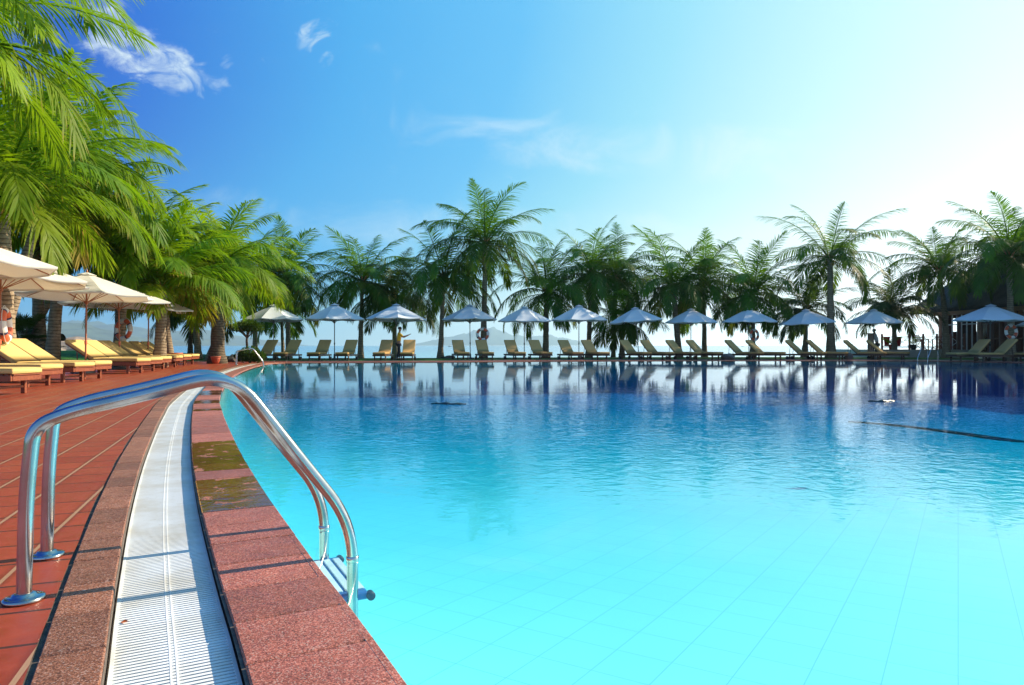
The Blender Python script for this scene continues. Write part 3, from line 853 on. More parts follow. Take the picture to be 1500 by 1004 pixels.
def pot(loc, s, label, g=None):
    t = empty('clay_pot', loc); tag(t, label, 'pot', g)
    mb = MB(); mb.lathe([(.13*s, 0), (.2*s, .08*s), (.26*s, .28*s), (.27*s, .36*s), (.23*s, .40*s), (.19*s, .38*s), (.18*s, .2*s)], (0, 0, 0), 20); mb.build('bowl', M['pot'], t, smooth=True)
    mb = MB(); mb.lathe([(.27*s, .36*s), (.30*s, .37*s), (.30*s, .43*s), (.24*s, .43*s)], (0, 0, .003), 20); mb.build('rim', M['pot'], t, smooth=True)
    return t
pot(at(256, 28.5, .03), 1.05, 'larger red clay pot at the end of the left lounger row')
pot(at(316, 28.9, .02), .7, 'small red clay pot against the thick dark palm trunk')

# ------------------------------------------------------------------ ladders
E_T = Vector((.887, .462, 0)); E_N = Vector((-.4612, .8873, 0))
def fillet(path, rad=.1, seg=7):
    out = [Vector(path[0])]
    for i in range(1, len(path)-1):
        p = Vector(path[i]); a = Vector(path[i-1]) - p; b = Vector(path[i+1]) - p
        r = min(rad, a.length*.48, b.length*.48); A = p + a.normalized()*r; B = p + b.normalized()*r
        for k in range(seg+1):
            u = k/seg; out.append(A*(1-u)**2 + p*2*u*(1-u) + B*u*u)
    out.append(Vector(path[-1])); return out
def make_ladder(loc, rz, label, seg=20, steps=(-.17, -.43, -.69)):
    t = empty('pool_ladder', loc, rz); tag(t, label, 'pool ladder')
    prof = [(0, 0), (.012, .50), (.13, .592), (.545, .705), (.985, .175), (1.035, .03), (1.035, -.95)]
    for s, y in ((0, 0), (1, .5)):
        pts = [Vector((0, y, 0)), Vector((.003, y, .28))]
        pth = [Vector((0, y, 0)), Vector((.006, y, .33)), Vector((.025, y, .545)), Vector((.13, y, .588)), Vector((.33, y, .632)), Vector((.605, y, .705)), Vector((.80, y, .435)), Vector((1.035, y, .12)), Vector((1.035, y, -.25)), Vector((1.035, y, -.9))]
        line = fillet(pth, .15, 9)
        mb = MB(); mb.tube(line, .0215, seg); h = mb.build('handrail', M['steel'], t, smooth=True); smooth_by_angle(h, 50)
        mb = MB(); mb.lathe([(.022, .0), (.057, .0), (.059, .004), (.057, .010), (.050, .013), (.034, .014), (.031, .022), (.0222, .024)], (0, y, .001), 28)
        mb.build('flange', M['steel'], t, smooth=True)
        mb = MB(); mb.lathe([(.0216, -.01), (.0242, -.008), (.0242, .012), (.0216, .014)], (1.035, y, -.02), seg); mb.build('coupling', M['steel'], t, smooth=True)
    for z in steps:
        mb = MB(); mb.rbox((1.035, .25, z), (.13, .50, .03), .01); st = mb.build('step', M['step_blue'], t)
        mb = MB()
        for k in range(3): mb.rbox((1.035-.042+.042*k, .25, z+.0175), (.03, .42, .007), .002, seg=1)
        mb.build('tread', M['step_white'], st)
        for y in (0, .5):
            mb = MB(); mb.lathe([(.008, -.015), (.017, -.014), (.017, .014), (.008, .015)], (1.105, y, z), 12, M=Matrix.Rotation(PI/2, 3, 'X'))
            mb.build('bracket', M['rubber'], st, smooth=True)
    return t
ang = math.atan2(.4612, .8873)
lad = make_ladder((-1.53, 2.14, 0), ang, 'stainless steel pool ladder with arched handrails in the left foreground', 28)
make_ladder(at(345.5, 27.4), R(18), 'small steel pool ladder at the far left corner of the pool', 10)
make_ladder((21.75, 35.7, 0), R(212), 'steel pool ladder at the far right in front of the terrace', 10)

# ------------------------------------------------------------------ loungers
def slab_path(mb, prof, w, th, r=.02, seg=4):
    """cushion following an x-z profile: rounded slab"""
    pts = [Vector(p) for p in prof]; n = len(pts)
    ring = []
    for sx, sz, a0 in ((1, 1, 0), (-1, 1, PI/2), (-1, -1, PI), (1, -1, 1.5*PI)):
        for k in range(seg+1):
            a = a0 + PI/2*k/seg; ring.append((sx*(w/2-r)+r*math.cos(a), sz*(th/2-r)+r*math.sin(a)))
    m = len(ring); vs = []
    for i, p in enumerate(pts):
        t = (pts[min(i+1, n-1)] - pts[max(i-1, 0)]).normalized(); up = Vector((-t.z, 0, t.x))
        if up.z < 0: up = -up
        sc = 1.0
        for (a, b) in ring: vs.append(p + Vector((0, a*sc, 0)) + up*b*sc)
    fs = [(i*m+j, i*m+(j+1) % m, (i+1)*m+(j+1) % m, (i+1)*m+j) for i in range(n-1) for j in range(m)]
    # rounded ends
    for e, sgn in ((0, -1), (n-1, 1)):
        p = pts[e]; t = (pts[min(e+1, n-1)] - pts[max(e-1, 0)]).normalized()*sgn; up = Vector((-t.z, 0, t.x)); up = -up if up.z < 0 else up
        b = len(vs); prev = e*m
        for q in (.35, .7):
            ins = r*(1-math.cos(q*PI/2))*1.0; ext = r*math.sin(q*PI/2)
            for (a, bb) in ring:
                vs.append(p + t*ext + Vector((0, a*(1-ins/(w/2)), 0)) + up*bb*(1-ins/(th/2)))
            for j in range(m): fs.append((prev+j, prev+(j+1) % m, b+(j+1) % m, b+j))
            prev = b; b += m
        fs.append(tuple(prev+j for j in range(m)))
    mb.add(vs, fs)
def make_lounger(label, group, wood_='teak', cush='cushion', back_deg=32, bl=.98):
    t = empty('sun_lounger'); tag(t, label, 'sun lounger', group)
    W = .66; ca, sa = math.cos(R(back_deg)), math.sin(R(back_deg))
    hz = .335                                       # hinge at x = 0, foot at +x
    mb = MB()
    for y in (-W/2+.02, W/2-.02):
        mb.rbox((.30, y, .275), (2.05, .04, .095), .006, seg=1)
    mb.rbox((1.31, 0, .275), (.04, W-.08, .09), .006, seg=1); mb.rbox((-.70, 0, .275), (.04, W-.08, .09), .006, seg=1)
    mb.build('frame', M[wood_], t)
    mb = MB()
    for k in range(15): mb.box((.06+k*.09, 0, .331), (.06, W-.06, .018))
    mb.build('slats', M[wood_], t)
    for x, y in ((1.05, -1), (1.05, 1), (-.45, -1), (-.45, 1)):
        mb = MB(); mb.rbox((x, y*(W/2-.045), .13), (.075, .055, .26), .006, seg=1)
        lg_ = mb.build('leg', M[wood_], t)
        if x < 0:
            mb = MB(); mb.lathe([(.02, -.02), (.095, -.02), (.1, 0), (.095, .02), (.02, .02)], (x-.12, y*(W/2+.0), .1), 18, M=Matrix.Rotation(PI/2, 3, 'X'))
            mb.build('wheel', M['rubber'], lg_, smooth=False)
    mb = MB(); mb.rbox((1.05, 0, .12), (.045, W-.15, .04), .005, seg=1); mb.build('stretcher', M[wood_], t)
    mb = MB()
    for y in (-W/2+.07, W/2-.07):
        mb.tube([(0, y, .33), (-bl*ca, y, .33+bl*sa)], .022, 5)
    for k in range(10):
        u = .08+k*.095; mb.box((-bl*u*ca, 0, .345+bl*u*sa), (.06, W-.1, .016), Matrix.Rotation(-R(180-back_deg), 3, 'Y').inverted())
    mb.tube([(-.62*ca*bl, -W/2+.1, .33+.62*bl*sa), (-.5, -W/2+.1, .25)], .014, 5); mb.tube([(-.62*ca*bl, W/2-.1, .33+.62*bl*sa), (-.5, W/2-.1, .25)], .014, 5)
    mb.build('backrest', M[wood_], t)
    th = .095; zc = .342 + th/2
    mb = MB(); slab_path(mb, [(.03, 0, zc), (.3, 0, zc+.004), (.7, 0, zc), (1.1, 0, zc+.003), (1.32, 0, zc)], W-.01, th, .032)
    c = mb.build('seat_cushion', M[cush], t, smooth=True)
    o = Vector((-sa*th*.5, 0, ca*th*.5)) ; o = Vector((sa*th*.5+.012, 0, ca*th*.5+.012))
    d = Vector((-ca, 0, sa))
    mb = MB(); slab_path(mb, [Vector((0, 0, .345)) + o + d*u*bl for u in (0.02, .3, .6, 1.0)], W-.01, th, .032)
    b = mb.build('back_cushion', M[cush], t, smooth=True)
    for par, prof, yy in ((c, [(.03, zc), (1.345, zc)], W/2-.008),):
        mb = MB()
        for dz in (.036, -.036):
            mb.tube([(x, -yy, z+dz) for x, z in prof] + [(prof[-1][0], yy, prof[-1][1]+dz)] + [(x, yy, z+dz) for x, z in reversed(prof)], .004, 4)
        mb.build('piping', M['piping'], par)
    return t
used = {}
def place_lounger(key, x, y, rz, label, group, z=0, **kw):
    if key not in used:
        used[key] = make_lounger(label, group, **kw); o = used[key]
    else: o = copy_tree(used[key]); o['label'] = label
    o.location = (x, y, z); o.rotation_euler.z = rz
    return o
gl_ = 'yellow cushioned loungers in a row on the left deck'
# x, y of hinge, rotation; foot points to the pool (+x)
for px_end, D, dz, lab in [
    (44, 11.15, 0, 'nearest yellow lounger, only its foot end showing at the left edge'),
    (77, 13.3, 2, 'second nearest yellow lounger, its backrest cut by the left edge'),
    (128, 14.95, -1, 'yellow lounger whose long flat seat lies in front of the leftmost umbrella pole'),
    (153, 16.2, 1, 'yellow lounger with raised back just before the two straight palm trunks'),
    (214, 19.55, -2, 'yellow lounger standing front left of the pair under the second umbrella pole'),
    (231, 20.9, 0, 'yellow lounger just behind the second left umbrella pole'),
    (245, 22.6, 0, 'yellow lounger standing left of the lifebuoy palm trunk'),
    (262, 24.6, 1, 'yellow lounger in front of the palm with the left lifebuoy'),
    (275, 26.7, 2, 'yellow lounger just left of the farthest left umbrella pole'),
    (287, 28.4, 2, 'last yellow lounger of the left row, next to the larger red pot')]:
    xe = (px_end-750)*D/F
    place_lounger('near', xe-1.33, D, R(dz-3), lab, gl_)
gf = 'tan cushioned loungers on the far lawn'
names = ['first', 'second', 'third', 'fourth', 'fifth', 'sixth', 'seventh', 'eighth', 'ninth', 'tenth', 'eleventh']
fl_ = [(387, -100), (423, -97), (469, -93), (509, -92), (562, -92), (598, -86), (674, -76), (709, -76), (753, -73), (790, -71),
       (834, -70), (870, -66), (928, -60), (960, -58), (998, -56), (1029, -52), (1087, -48), (1118, -47), (1177, -45), (1208, -42), (1263, -42), (1297, -40)]
for i, (px, a) in enumerate(fl_):
    D = 36.2 if px < 640 else (37.6 if px < 900 else 38.0)
    u = i//2; side = 'left' if i % 2 == 0 else 'right'
    lab = 'tan lounger on the %s side of the %s umbrella from left in the far row' % (side, names[u])
    off_ = .25
    x = (px-750)*D/F
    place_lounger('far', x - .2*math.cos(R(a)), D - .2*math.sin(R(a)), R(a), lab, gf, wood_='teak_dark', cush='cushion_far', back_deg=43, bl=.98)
place_lounger('far', (1432-750)*.034, 34.3, R(192), 'tan lounger with its back raised to the right, left one before the thatched hall', gf)
place_lounger('far', (1464-750)*.0335, 33.5, R(184), 'tan lounger with back raised to the right, in front of the lifebuoy palm', gf)
place_lounger('far', (1532-750)*.033, 33.0, R(184), 'tan lounger cut off by the right edge of the photo', gf)

# ------------------------------------------------------------------ umbrellas
def make_umbrella(label, group, pole, canvas, rad=1.65, rim=2.12, top=2.78, valance=.0, wood_='pole_wood', seed=0):
    t = empty('umbrella'); tag(t, label, 'umbrella', group)
    nseg = 8; sub = 6; rings = 9
    mb = MB(); vs = []; fs = []
    for i in range(rings+1):
        u = .06 + .94*i/rings
        for k in range(nseg*sub):
            a = 2*PI*k/(nseg*sub); ph = (k % sub)/sub
            c = math.cos(PI/nseg)/math.cos((ph-.5)*2*PI/nseg)      # straight octagon sides
            sagg = math.sin(PI*ph)
            r = rad*u*(c*(1-.035*sagg*u))
            z = top - (top-rim)*u**1.06 - .045*sagg*u*u
            vs.append((r*math.cos(a), r*math.sin(a), z))
    m = nseg*sub
    for i in range(rings):
        for k in range(m): fs.append((i*m+k, (i+1)*m+k, (i+1)*m+(k+1) % m, i*m+(k+1) % m))
    for k in range(m):                                             # hem turned down
        x, y, z = vs[rings*m+k]; vs.append((x*.995, y*.995, z-.045))
    for k in range(m): fs.append((rings*m+k, (rings+1)*m+k, (rings+1)*m+(k+1) % m, rings*m+(k+1) % m))
    mb.add(vs, fs); can = mb.build('canopy', M[canvas], t)
    me = can.data
    smooth_by_angle(can, 6)
    md = can.modifiers.new('thick', 'SOLIDIFY'); md.thickness = .004
    mb = MB(); vs = []; fs = []
    for i in range(4):
        u = i/3
        for k in range(m):
            a = 2*PI*k/m; ph = (k % sub)/sub; c = math.cos(PI/nseg)/math.cos((ph-.5)*2*PI/nseg)
            r = .03 + .22*u*c; vs.append((r*math.cos(a), r*math.sin(a), top+.035-.075*u**1.2-.012*math.sin(PI*ph)*u))
    for i in range(3):
        for k in range(m): fs.append((i*m+k, (i+1)*m+k, (i+1)*m+(k+1) % m, i*m+(k+1) % m))
    fs.append(tuple(range(m)))
    mb.add(vs, fs); v = mb.build('vent', M[canvas], t); md = v.modifiers.new('thick', 'SOLIDIFY'); md.thickness = .004
    mb = MB(); mb.tube([(0, 0, .05), (0, 0, 1.2), (0, 0, top+.03)], .024, 12); mb.lathe([(.024, 0), (.03, .02), (.02, .06), (.008, .09)], (0, 0, top+.03), 10)
    p = mb.build('pole', M[wood_], t, smooth=True); smooth_by_angle(p, 40)
    mb = MB(); mb.lathe([(.025, 0), (.055, .01), (.055, .08), (.025, .09)], (0, 0, rim-.24), 12); mb.build('hub', M[wood_], t)
    mb = MB(); mb.lathe([(.026, 0), (.035, .01), (.035, .1), (.026, .11)], (0, 0, .82), 12); mb.build('collar', M['buoy_o' if wood_ == 'pole_wood' else 'rubber'], t)
    for k in range(nseg):
        a = 2*PI*k/nseg; c, s = math.cos(a), math.sin(a)
        mb = MB(); mb.tube([(c*.05, s*.05, top-.07), (c*rad*.5, s*rad*.5, top-(top-rim)*.5**1.06-.03), (c*rad*.985, s*rad*.985, rim-.012)], .012, 5)
        rb = mb.build('rib', M[wood_], t)
        mb = MB(); mb.tube([(c*.05, s*.05, rim-.18), (c*rad*.5, s*rad*.5, top-(top-rim)*.5-.045)], .010, 5); mb.build('strut', M[wood_], rb)
    mb = MB(); mb.lathe([(.24, 0), (.25, .02), (.24, .07), (.06, .09), (.05, .3), (.03, .31)], (0, 0, 0), 20); mb.build('base', M['base'], t)
    return t
gu = 'white umbrellas between the left loungers'; gv = 'pale umbrellas in a row on the far lawn'
um = None
for x, D, tilt, lab, s in [(-9.95, 12.0, 0, 'nearest white umbrella, only the right tip of its canopy in the top-left frame edge', 1),
    (-11.05, 14.7, 0, 'white umbrella with red-brown pole at the left edge, its canopy cut by the frame', 1),
    (-12.0, 19.2, 0, 'white umbrella with drooping palm fronds touching its top', 1),
    (-13.15, 22.9, 0, 'white umbrella whose pole stands in front of the left lifebuoy', 1),
    (-14.3, 26.8, 0, 'farthest white umbrella of the left row, standing near the red pot', 1)]:
    if um is None: um = make_umbrella(lab, gu, None, 'canvas', rad=1.75, rim=2.2, top=2.82); o = um
    else: o = copy_tree(um); o['label'] = lab
    o.location = (x, D, .0); o.rotation_euler = (R(rnd.uniform(-1.5, 1.5)), R(rnd.uniform(-1.5, 1.5)), R(12+rnd.uniform(-15, 15)))
uf = None
extra = ['beside the flat-topped tree', 'open over grey paired loungers', 'above the yellow-shirted attendant', 'next to the tall lifebuoy palm', 'left of the wide arching frond',
         'before the bright green palm top', 'canopy tilted', 'in palm shade', 'beside the lifebuoy on dark trunk', 'tilted beside the tall thick trunk', 'beside the stone pillar']
for i, (px, hw, D, ty, tl) in enumerate([(401, 43, 38, 446, 0), (490, 43, 38, 445, 0), (580, 43, 38, 445, 0), (689, 40, 40, 446, 0), (768, 40, 40, 449, 0), (848, 41, 40, 447, 0),
        (936, 40, 40.5, 450, -3.5), (1012, 38, 40.8, 452, 0), (1097, 39, 40.5, 451, 0), (1184, 39, 40.5, 453, -4), (1280, 39, 40.5, 453, -1), (1450, 48, 35, 446, 0), (1541, 44, 36, 455, 0)]):
    lab = ('pale umbrella, %s from left in the far row, ' % names[i] + extra[i]) if i < 11 else ('pale umbrella over two loungers in front of the thatched hall' if i == 11 else 'pale umbrella cut off by the right edge of the photo')
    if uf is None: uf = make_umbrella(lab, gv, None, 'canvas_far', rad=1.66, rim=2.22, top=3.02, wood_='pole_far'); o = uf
    else: o = copy_tree(uf); o['label'] = lab
    s = hw*D/F/1.62
    z = zat(ty, D) - 3.06*s
    o.location = ((px-750)*D/F, D, 0); o.scale = (s, s, zat(ty, D)/3.06)
    o.rotation_euler = (R(rnd.uniform(-1.5, 1.5)), R(tl + rnd.uniform(-.8, .8)), R(rnd.uniform(0, 45)))

# ------------------------------------------------------------------ lifebuoys
def make_buoy():
    t = empty('lifebuoy')
    R0, r0 = .30, .075
    for k in range(8):
        a0 = 2*PI*k/8; pts = [(R0*math.cos(a0+PI/4*j/7), 0, R0*math.sin(a0+PI/4*j/7)) for j in range(8)]
        mb = MB(); mb.tube(pts, r0 if k % 2 else r0*.995, 14); mb.build('ring_section', M['buoy_o' if k % 2 else 'buoy_w'], t, smooth=True)
    for k in range(4):
        a = PI/4 + PI/2*k
        mb = MB(); q = [(R0*math.cos(a+d), 0, R0*math.sin(a+d)) for d in (-.07, 0, .07)]; mb.tube(q, r0+.004, 14); mb.build('strap', M['rope'], t, smooth=True)
    mb = MB(); pts = []
    for j in range(64):
        a = 2*PI*j/64; rr = R0 + r0*1.02 + .025*abs(math.sin(2*(a-PI/4))); pts.append((rr*math.cos(a), -.01, rr*math.sin(a)))
    mb.tube(pts, .008, 5, closed=True); mb.build('rope', M['buoy_w'], t)
    return t
bz = None
for px, py, D, rz, s, lab in [(181, 483, 24.6, -18, 1.05, 'lifebuoy hanging on the leaning palm trunk behind the left loungers'),
    (8, 476, 15.0, 116, 1.05, 'lifebuoy seen edge-on against the thick pale trunk at the left edge'),
    (707, 490, 39.4, 0, 1.0, 'pink and white lifebuoy on the tall palm in the middle'),
    (1105, 491, 40.3, 25, .95, 'orange and white lifebuoy on the palm behind the ninth far umbrella'),
    (1481, 486, 34.5, 10, 1.0, 'orange and white lifebuoy in front of the thatched hall')]:
    if bz is None: bz = make_buoy(); o = bz
    else: o = copy_tree(bz)
    tag(o, lab, 'lifebuoy', 'lifebuoys hung on palm trunks')
    o.location = P3(px, py, D); o.rotation_euler = (R(-4), R(12), R(rz)); o.scale = (s,)*3

# ------------------------------------------------------------------ thatched hall on the right
hall = empty('thatched_hall', (30, 40, 0)); tag(hall, 'open-sided hall with grey thatched roof, brown fascia and dark red columns at the right edge', 'building')
def hp(mb_, name, mat): return mb_.build(name, M[mat], hall)
X0, X1, Y0, Y1 = 0, 12, -12, 8.2       # local extents
mb = MB(); mb.box((6, -1.9, .12), (12.8, 21, .24)); hp(mb, 'floor_slab', 'terrace')
# roof: concave hipped thatch, thick edge
mb = MB(); vs = []; fs = []
prof = [(0, 3.35), (.12, 4.25), (.3, 5.5), (.5, 7.1), (.72, 9.0), (1.0, 11.4)]
for lay in (0, 1):
    for u, z in prof:
        dx = 7.2*(1-u); dy0 = Y0-1.2 + 6.5*u; dy1 = Y1+1.2 - 6.5*u
        zz = z - (.32 if lay else 0)
        for (x, y) in ((6-dx, dy0), (6+dx, dy0), (6+dx, dy1), (6-dx, dy1)): vs.append((x, y, zz))
npf = len(prof)
for i in range(npf-1):
    for k in range(4): fs.append((4*i+k, 4*i+(k+1) % 4, 4*(i+1)+(k+1) % 4, 4*(i+1)+k))
for i in range(npf-1):
    for k in range(4): fs.append((4*npf+4*i+(k+1) % 4, 4*npf+4*i+k, 4*npf+4*(i+1)+k, 4*npf+4*(i+1)+(k+1) % 4))
for k in range(4): fs.append((k, 4*npf+k, 4*npf+(k+1) % 4, (k+1) % 4))
mb.add(vs, fs)
rf = hp(mb, 'roof', 'thatch')
rg = random.Random(2); mb = MB()                                  # straw fringe along the eaves and over the slope
for i in range(5200):
    f_ = rg.random(); u = rg.random()*.95 if i % 3 else 0.0
    z = float(np.interp(u, [p[0] for p in prof], [p[1] for p in prof])); dx = 7.2*(1-u)
    y = Y0-1.2+6.5*u + rg.random()*(Y1-Y0+2.4-13*u)
    s = rg.uniform(.2, .5)
    if i % 5 == 0:
        xx = 6-dx + rg.random()*2*dx; yy = Y1+1.2-6.5*u; mb.add([(xx-.03, yy, z), (xx+.03, yy, z), (xx, yy+.18, z-s*.6)], [(0, 1, 2)])
    else: mb.add([(6-dx, y-.03, z+.01), (6-dx, y+.03, z+.01), (6-dx-.17, y, z-s*.6+.02)], [(0, 1, 2)])
fr_ = mb.build('thatch_fringe', M['thatch'], rf)
mb = MB()
mb.box((-.12, -1.9, 3.12), (.16, 20.6, .5)); mb.box((12.12, -1.9, 3.12), (.16, 20.6, .5)); mb.box((6, Y1+.12, 3.12), (12, .16, .5)); mb.box((6, Y0-.12, 3.12), (12, .16, .5))
hp(mb, 'fascia', 'fascia')
mb = MB(); mb.box((6, -1.9, 3.4), (12.2, 20.4, .06)); hp(mb, 'ceiling', 'column')
ys = [Y1-.25 - 2.0*k for k in range(10)]
for k, y in enumerate(ys):
    for x in (.12, 11.9):
        mb = MB(); mb.lathe([(.19, .24), (.19, .4), (.15, .44), (.14, 2.72), (.18, 2.78), (.18, 2.86)], (x, y, 0), 14)
        o = hp(mb, 'column', 'column' if k % 2 else 'stucco'); smooth_by_angle(o, 35)
for k, y in enumerate(ys[:-1]):
    yc = y-1.0
    # near side: framed glazed doors, low rail; far side: panelled wall with a tall opening
    mb = MB()
    for dy in (-.78, -.26, .26, .78): mb.box((.12, yc+dy, 1.55), (.06, .055, 2.6))
    mb.box((.12, yc, 2.2), (.055, 1.62, .06)); mb.box((.12, yc, .3), (.055, 1.62, .12))
    w = hp(mb, 'window_frame', 'column' if k > 1 else 'white_paint')
    if k % 2 == 0:
        mb = MB(); mb.box((.12, yc+.52, 1.3), (.012, .46, 1.74)); mb.build('pane', M['glass'], w)
    if k > 1:
        mb = MB(); mb.box((.3, yc, 1.22), (.05, 1.66, .06)); mb.box((.3, yc, .45), (.04, 1.66, .05))
        for q in range(7): mb.box((.3, yc-.75+q*.25, .82), (.03, .03, .74))
        hp(mb, 'railing', 'column')
    mb = MB()
    mb.box((11.9, yc-.56, 1.5), (.08, .86, 2.5)); mb.box((11.9, yc+.56, 1.5), (.08, .86, 2.5)); mb.box((11.9, yc, 2.55), (.08, .26, .4)); mb.box((11.9, yc, .78), (.08, .26, 1.1))
    hp(mb, 'back_wall', 'column')
for k in range(7):
    x = .35 + 1.66*(k+.5)
    mb = MB(); mb.box((x, Y1-.2, 1.0), (1.64, .1, 1.52)); mb.box((x, Y1-.2, 2.78), (1.64, .1, .2)); mb.box((x-.52, Y1-.2, 2.22), (.6, .1, .92)); mb.box((x+.52, Y1-.2, 2.22), (.6, .1, .92))
    hp(mb, 'gable_wall_panel', 'column')
mb = MB(); mb.box((6, Y0, 1.55), (11.6, .1, 2.6)); hp(mb, 'end_wall', 'column')

# ------------------------------------------------------------------ terrace, railing, furniture
tz = .50
mb = MB(); mb.box((27.2, 48.2, tz/2-.1), (6.6, 6.6, tz+.2)); o = mb.build('terrace', M['terrace']); struct(o)
mb = MB()
rail = empty('railing', at(1292, 46.4, tz)); tag(rail, 'reddish wooden railing with crossed braces along the terrace edge', 'railing')
ln = 5.6; npst = 7
for k in range(npst):
    mb = MB(); x = k*ln/(npst-1); mb.rbox((x, 0, .5), (.11, .11, 1.0), .01, seg=1); mb.lathe([(.07, 0), (.075, .03), (.04, .08), (.01, .1)], (x, 0, 1.0), 8); mb.build('post', M['fence_wood'], rail)
mb = MB(); mb.box((ln/2, 0, .86), (ln, .05, .05)); mb.box((ln/2, 0, .18), (ln, .05, .05)); mb.build('rail', M['fence_wood'], rail)
for k in range(npst-1):
    x = (k+.5)*ln/(npst-1); w = ln/(npst-1)-.12; h = .62; mb = MB()
    a = math.atan2(h, w); l = math.hypot(w, h)
    mb.box((x, .0, .52), (l, .03, .03), Matrix.Rotation(a, 3, 'Y')); mb.box((x, .031, .52), (l, .03, .03), Matrix.Rotation(-a, 3, 'Y'))
    mb.build('brace', M['white_paint'], rail)
for k, (px, lab) in enumerate([(1299, 'left red cloth hanging on the terrace railing'), (1316, 'right red cloth hanging on the terrace railing')]):
    mb = MB(); vs = []; fs = []
    for i in range(7):
        for j in range(6):
            vs.append(((i/6-.5)*.42*(1-.06*j), .02*math.sin(i*1.9+j*.5), -.13*j))
    for i in range(6):
        for j in range(5): fs.append((i*6+j, (i+1)*6+j, (i+1)*6+j+1, i*6+j+1))
    mb.add(vs, fs); o = mb.build('red_cloth', M['red_cloth'], smooth=True); o.location = at(px, 46.28, tz+.88); tag(o, lab, 'cloth')
    md = o.modifiers.new('thick', 'SOLIDIFY'); md.thickness = .01
def potted(loc, label, s=1.0, seed=1, n=7, pot_=True):
    t = empty('potted_plant', loc); tag(t, label, 'potted plant')
    mb = MB(); mb.lathe([(.14, 0), (.2, .3), (.23, .3), (.23, .36), (.18, .36), (.17, .3)], (0, 0, 0), 16); mb.build('pot', M['pot' if pot_ else 'rubber'], t)
    rg = random.Random(seed); VV = []; FF = []; b = 0
    for i in range(n):
        v, f, tt = frond(rg, s*rg.uniform(.8, 1.1), rg.uniform(.8, 1.4), 1.2, 16, .3*s, .4, .1, 0, .035)
        a = i*2.4; c, q = math.cos(a), math.sin(a); v = v @ np.array([[c, -q, 0], [q, c, 0], [0, 0, 1]]).T + np.array([0, 0, .34])
        VV.append(v); FF += [tuple(b+k for k in g) for g in f]; b += len(v)
    me = bpy.data.meshes.new('foliage'); me.from_pydata(np.vstack(VV).tolist(), [], FF); me.materials.append(M['leaf_near'])
    o = bpy.data.objects.new('foliage', me); COL.objects.link(o); o.parent = t
    return t
potted(at(1306, 45.9, tz), 'bright green potted palm behind the small dark palm trunk', 1.1, 3)
potted(at(1338, 45.9, tz), 'slender green plant in a dark pot beside the terrace table', .8, 5, 5, False)
# table and chairs
tb = empty('terrace_table', at(1363, 46.5, tz)); tag(tb, 'wooden table between the folding chairs on the terrace', 'table')
mb = MB(); mb.rbox((0, 0, .72), (.9, .9, .04), .01); mb.build('tabletop', M['teak'], tb)
for sx in (-1, 1):
    for sy in (-1, 1):
        mb = MB(); mb.rbox((sx*.38, sy*.38, .35), (.06, .06, .7), .005, seg=1); mb.build('leg', M['teak'], tb)
def chair(loc, rz, label):
    t = empty('folding_chair', loc, rz); tag(t, label, 'chair', 'folding chairs on the terrace')
    mb = MB(); mb.rbox((0, 0, .44), (.46, .46, .03), .01); mb.build('seat', M['teak'], t)
    mb = MB()
    for k in range(6): mb.box((-.21-.03*k, 0, .55+.08*k), (.02, .46, .06), Matrix.Rotation(R(-20), 3, 'Y'))
    for y in (-.24, .24): mb.tube([(-.15, y, .42), (-.40, y, 1.05)], .018, 5)
    mb.build('backrest', M['teak'], t)
    for y in (-.24, .24):
        mb = MB(); mb.tube([(-.22, y, 0), (.2, y, .66)], .018, 5); mb.build('leg', M['teak'], t)
        mb = MB(); mb.tube([(.24, y, 0), (-.2, y, .46)], .018, 5); mb.build('leg', M['teak'], t)
        mb = MB(); mb.rbox((0, y, .66), (.46, .05, .025), .005, seg=1); mb.build('armrest', M['teak'], t)
    return t
chair(at(1349, 46.2, tz), R(10), 'folding chair with reddish slatted back left of the terrace table')
chair(at(1379, 46.4, tz), R(175), 'folding chair right of the terrace table')
# stone pillar
t = empty('stone_pillar', at(1275.5, 41.2)); tag(t, 'brown square stone pillar beside the man in the white shirt', 'pillar')
mb = MB(); mb.rbox((0, 0, .74), (.27, .27, 1.48), .02); mb.build('shaft', M['stucco'], t); mb = MB(); mb.rbox((0, 0, 1.5), (.33, .33, .06), .015); mb.build('cap', M['base'], t)
# spotlight on the left lawn
t = empty('garden_spotlight', at(88, 28, .38)); tag(t, 'black garden spotlight on a post between the straight trunks and the umbrella pole', 'spotlight')
mb = MB(); mb.tube([(0, 0, -.1), (0, 0, .62)], .035, 8); mb.build('post', M['black_metal'], t)
mb = MB(); mb.lathe([(.05, -.1), (.14, .0), (.16, .09), (.15, .1), (.13, .06)], (.05, -.02, .72), 16, M=Matrix.Rotation(R(70), 3, 'Y')); mb.build('lamp_head', M['black_metal'], t)
# tiny boat on the horizon
def boat(px, D, label):
    t = empty('boat', at(px, D, -2.2)); tag(t, label, 'boat')
    mb = MB(); L_, W_ = 7, 2.2; vs = []; fs = []
    for i, (x, w, z) in enumerate([(-1, .7, 0), (-.5, 1, 0), (.2, .95, .05), (.75, .5, .15), (1, .05, .35)]):
        vs += [(x*L_/2, -w*W_/2, .9+z), (x*L_/2, 0, -.3), (x*L_/2, w*W_/2, .9+z)]
    for i in range(4): fs += [(3*i, 3*i+3, 3*i+4, 3*i+1), (3*i+1, 3*i+4, 3*i+5, 3*i+2), (3*i, 3*i+2, 3*i+5, 3*i+3)]
    fs.append((0, 1, 2)); mb.add(vs, fs); mb.build('hull', M['black_metal'], t)
    mb = MB(); mb.rbox((-.6, 0, 1.6), (2.4, 1.5, 1.4), .1); mb.build('cabin', M['white_paint'], t)
boat(659, 1400, 'tiny boat on the horizon left of the tall lifebuoy palm')
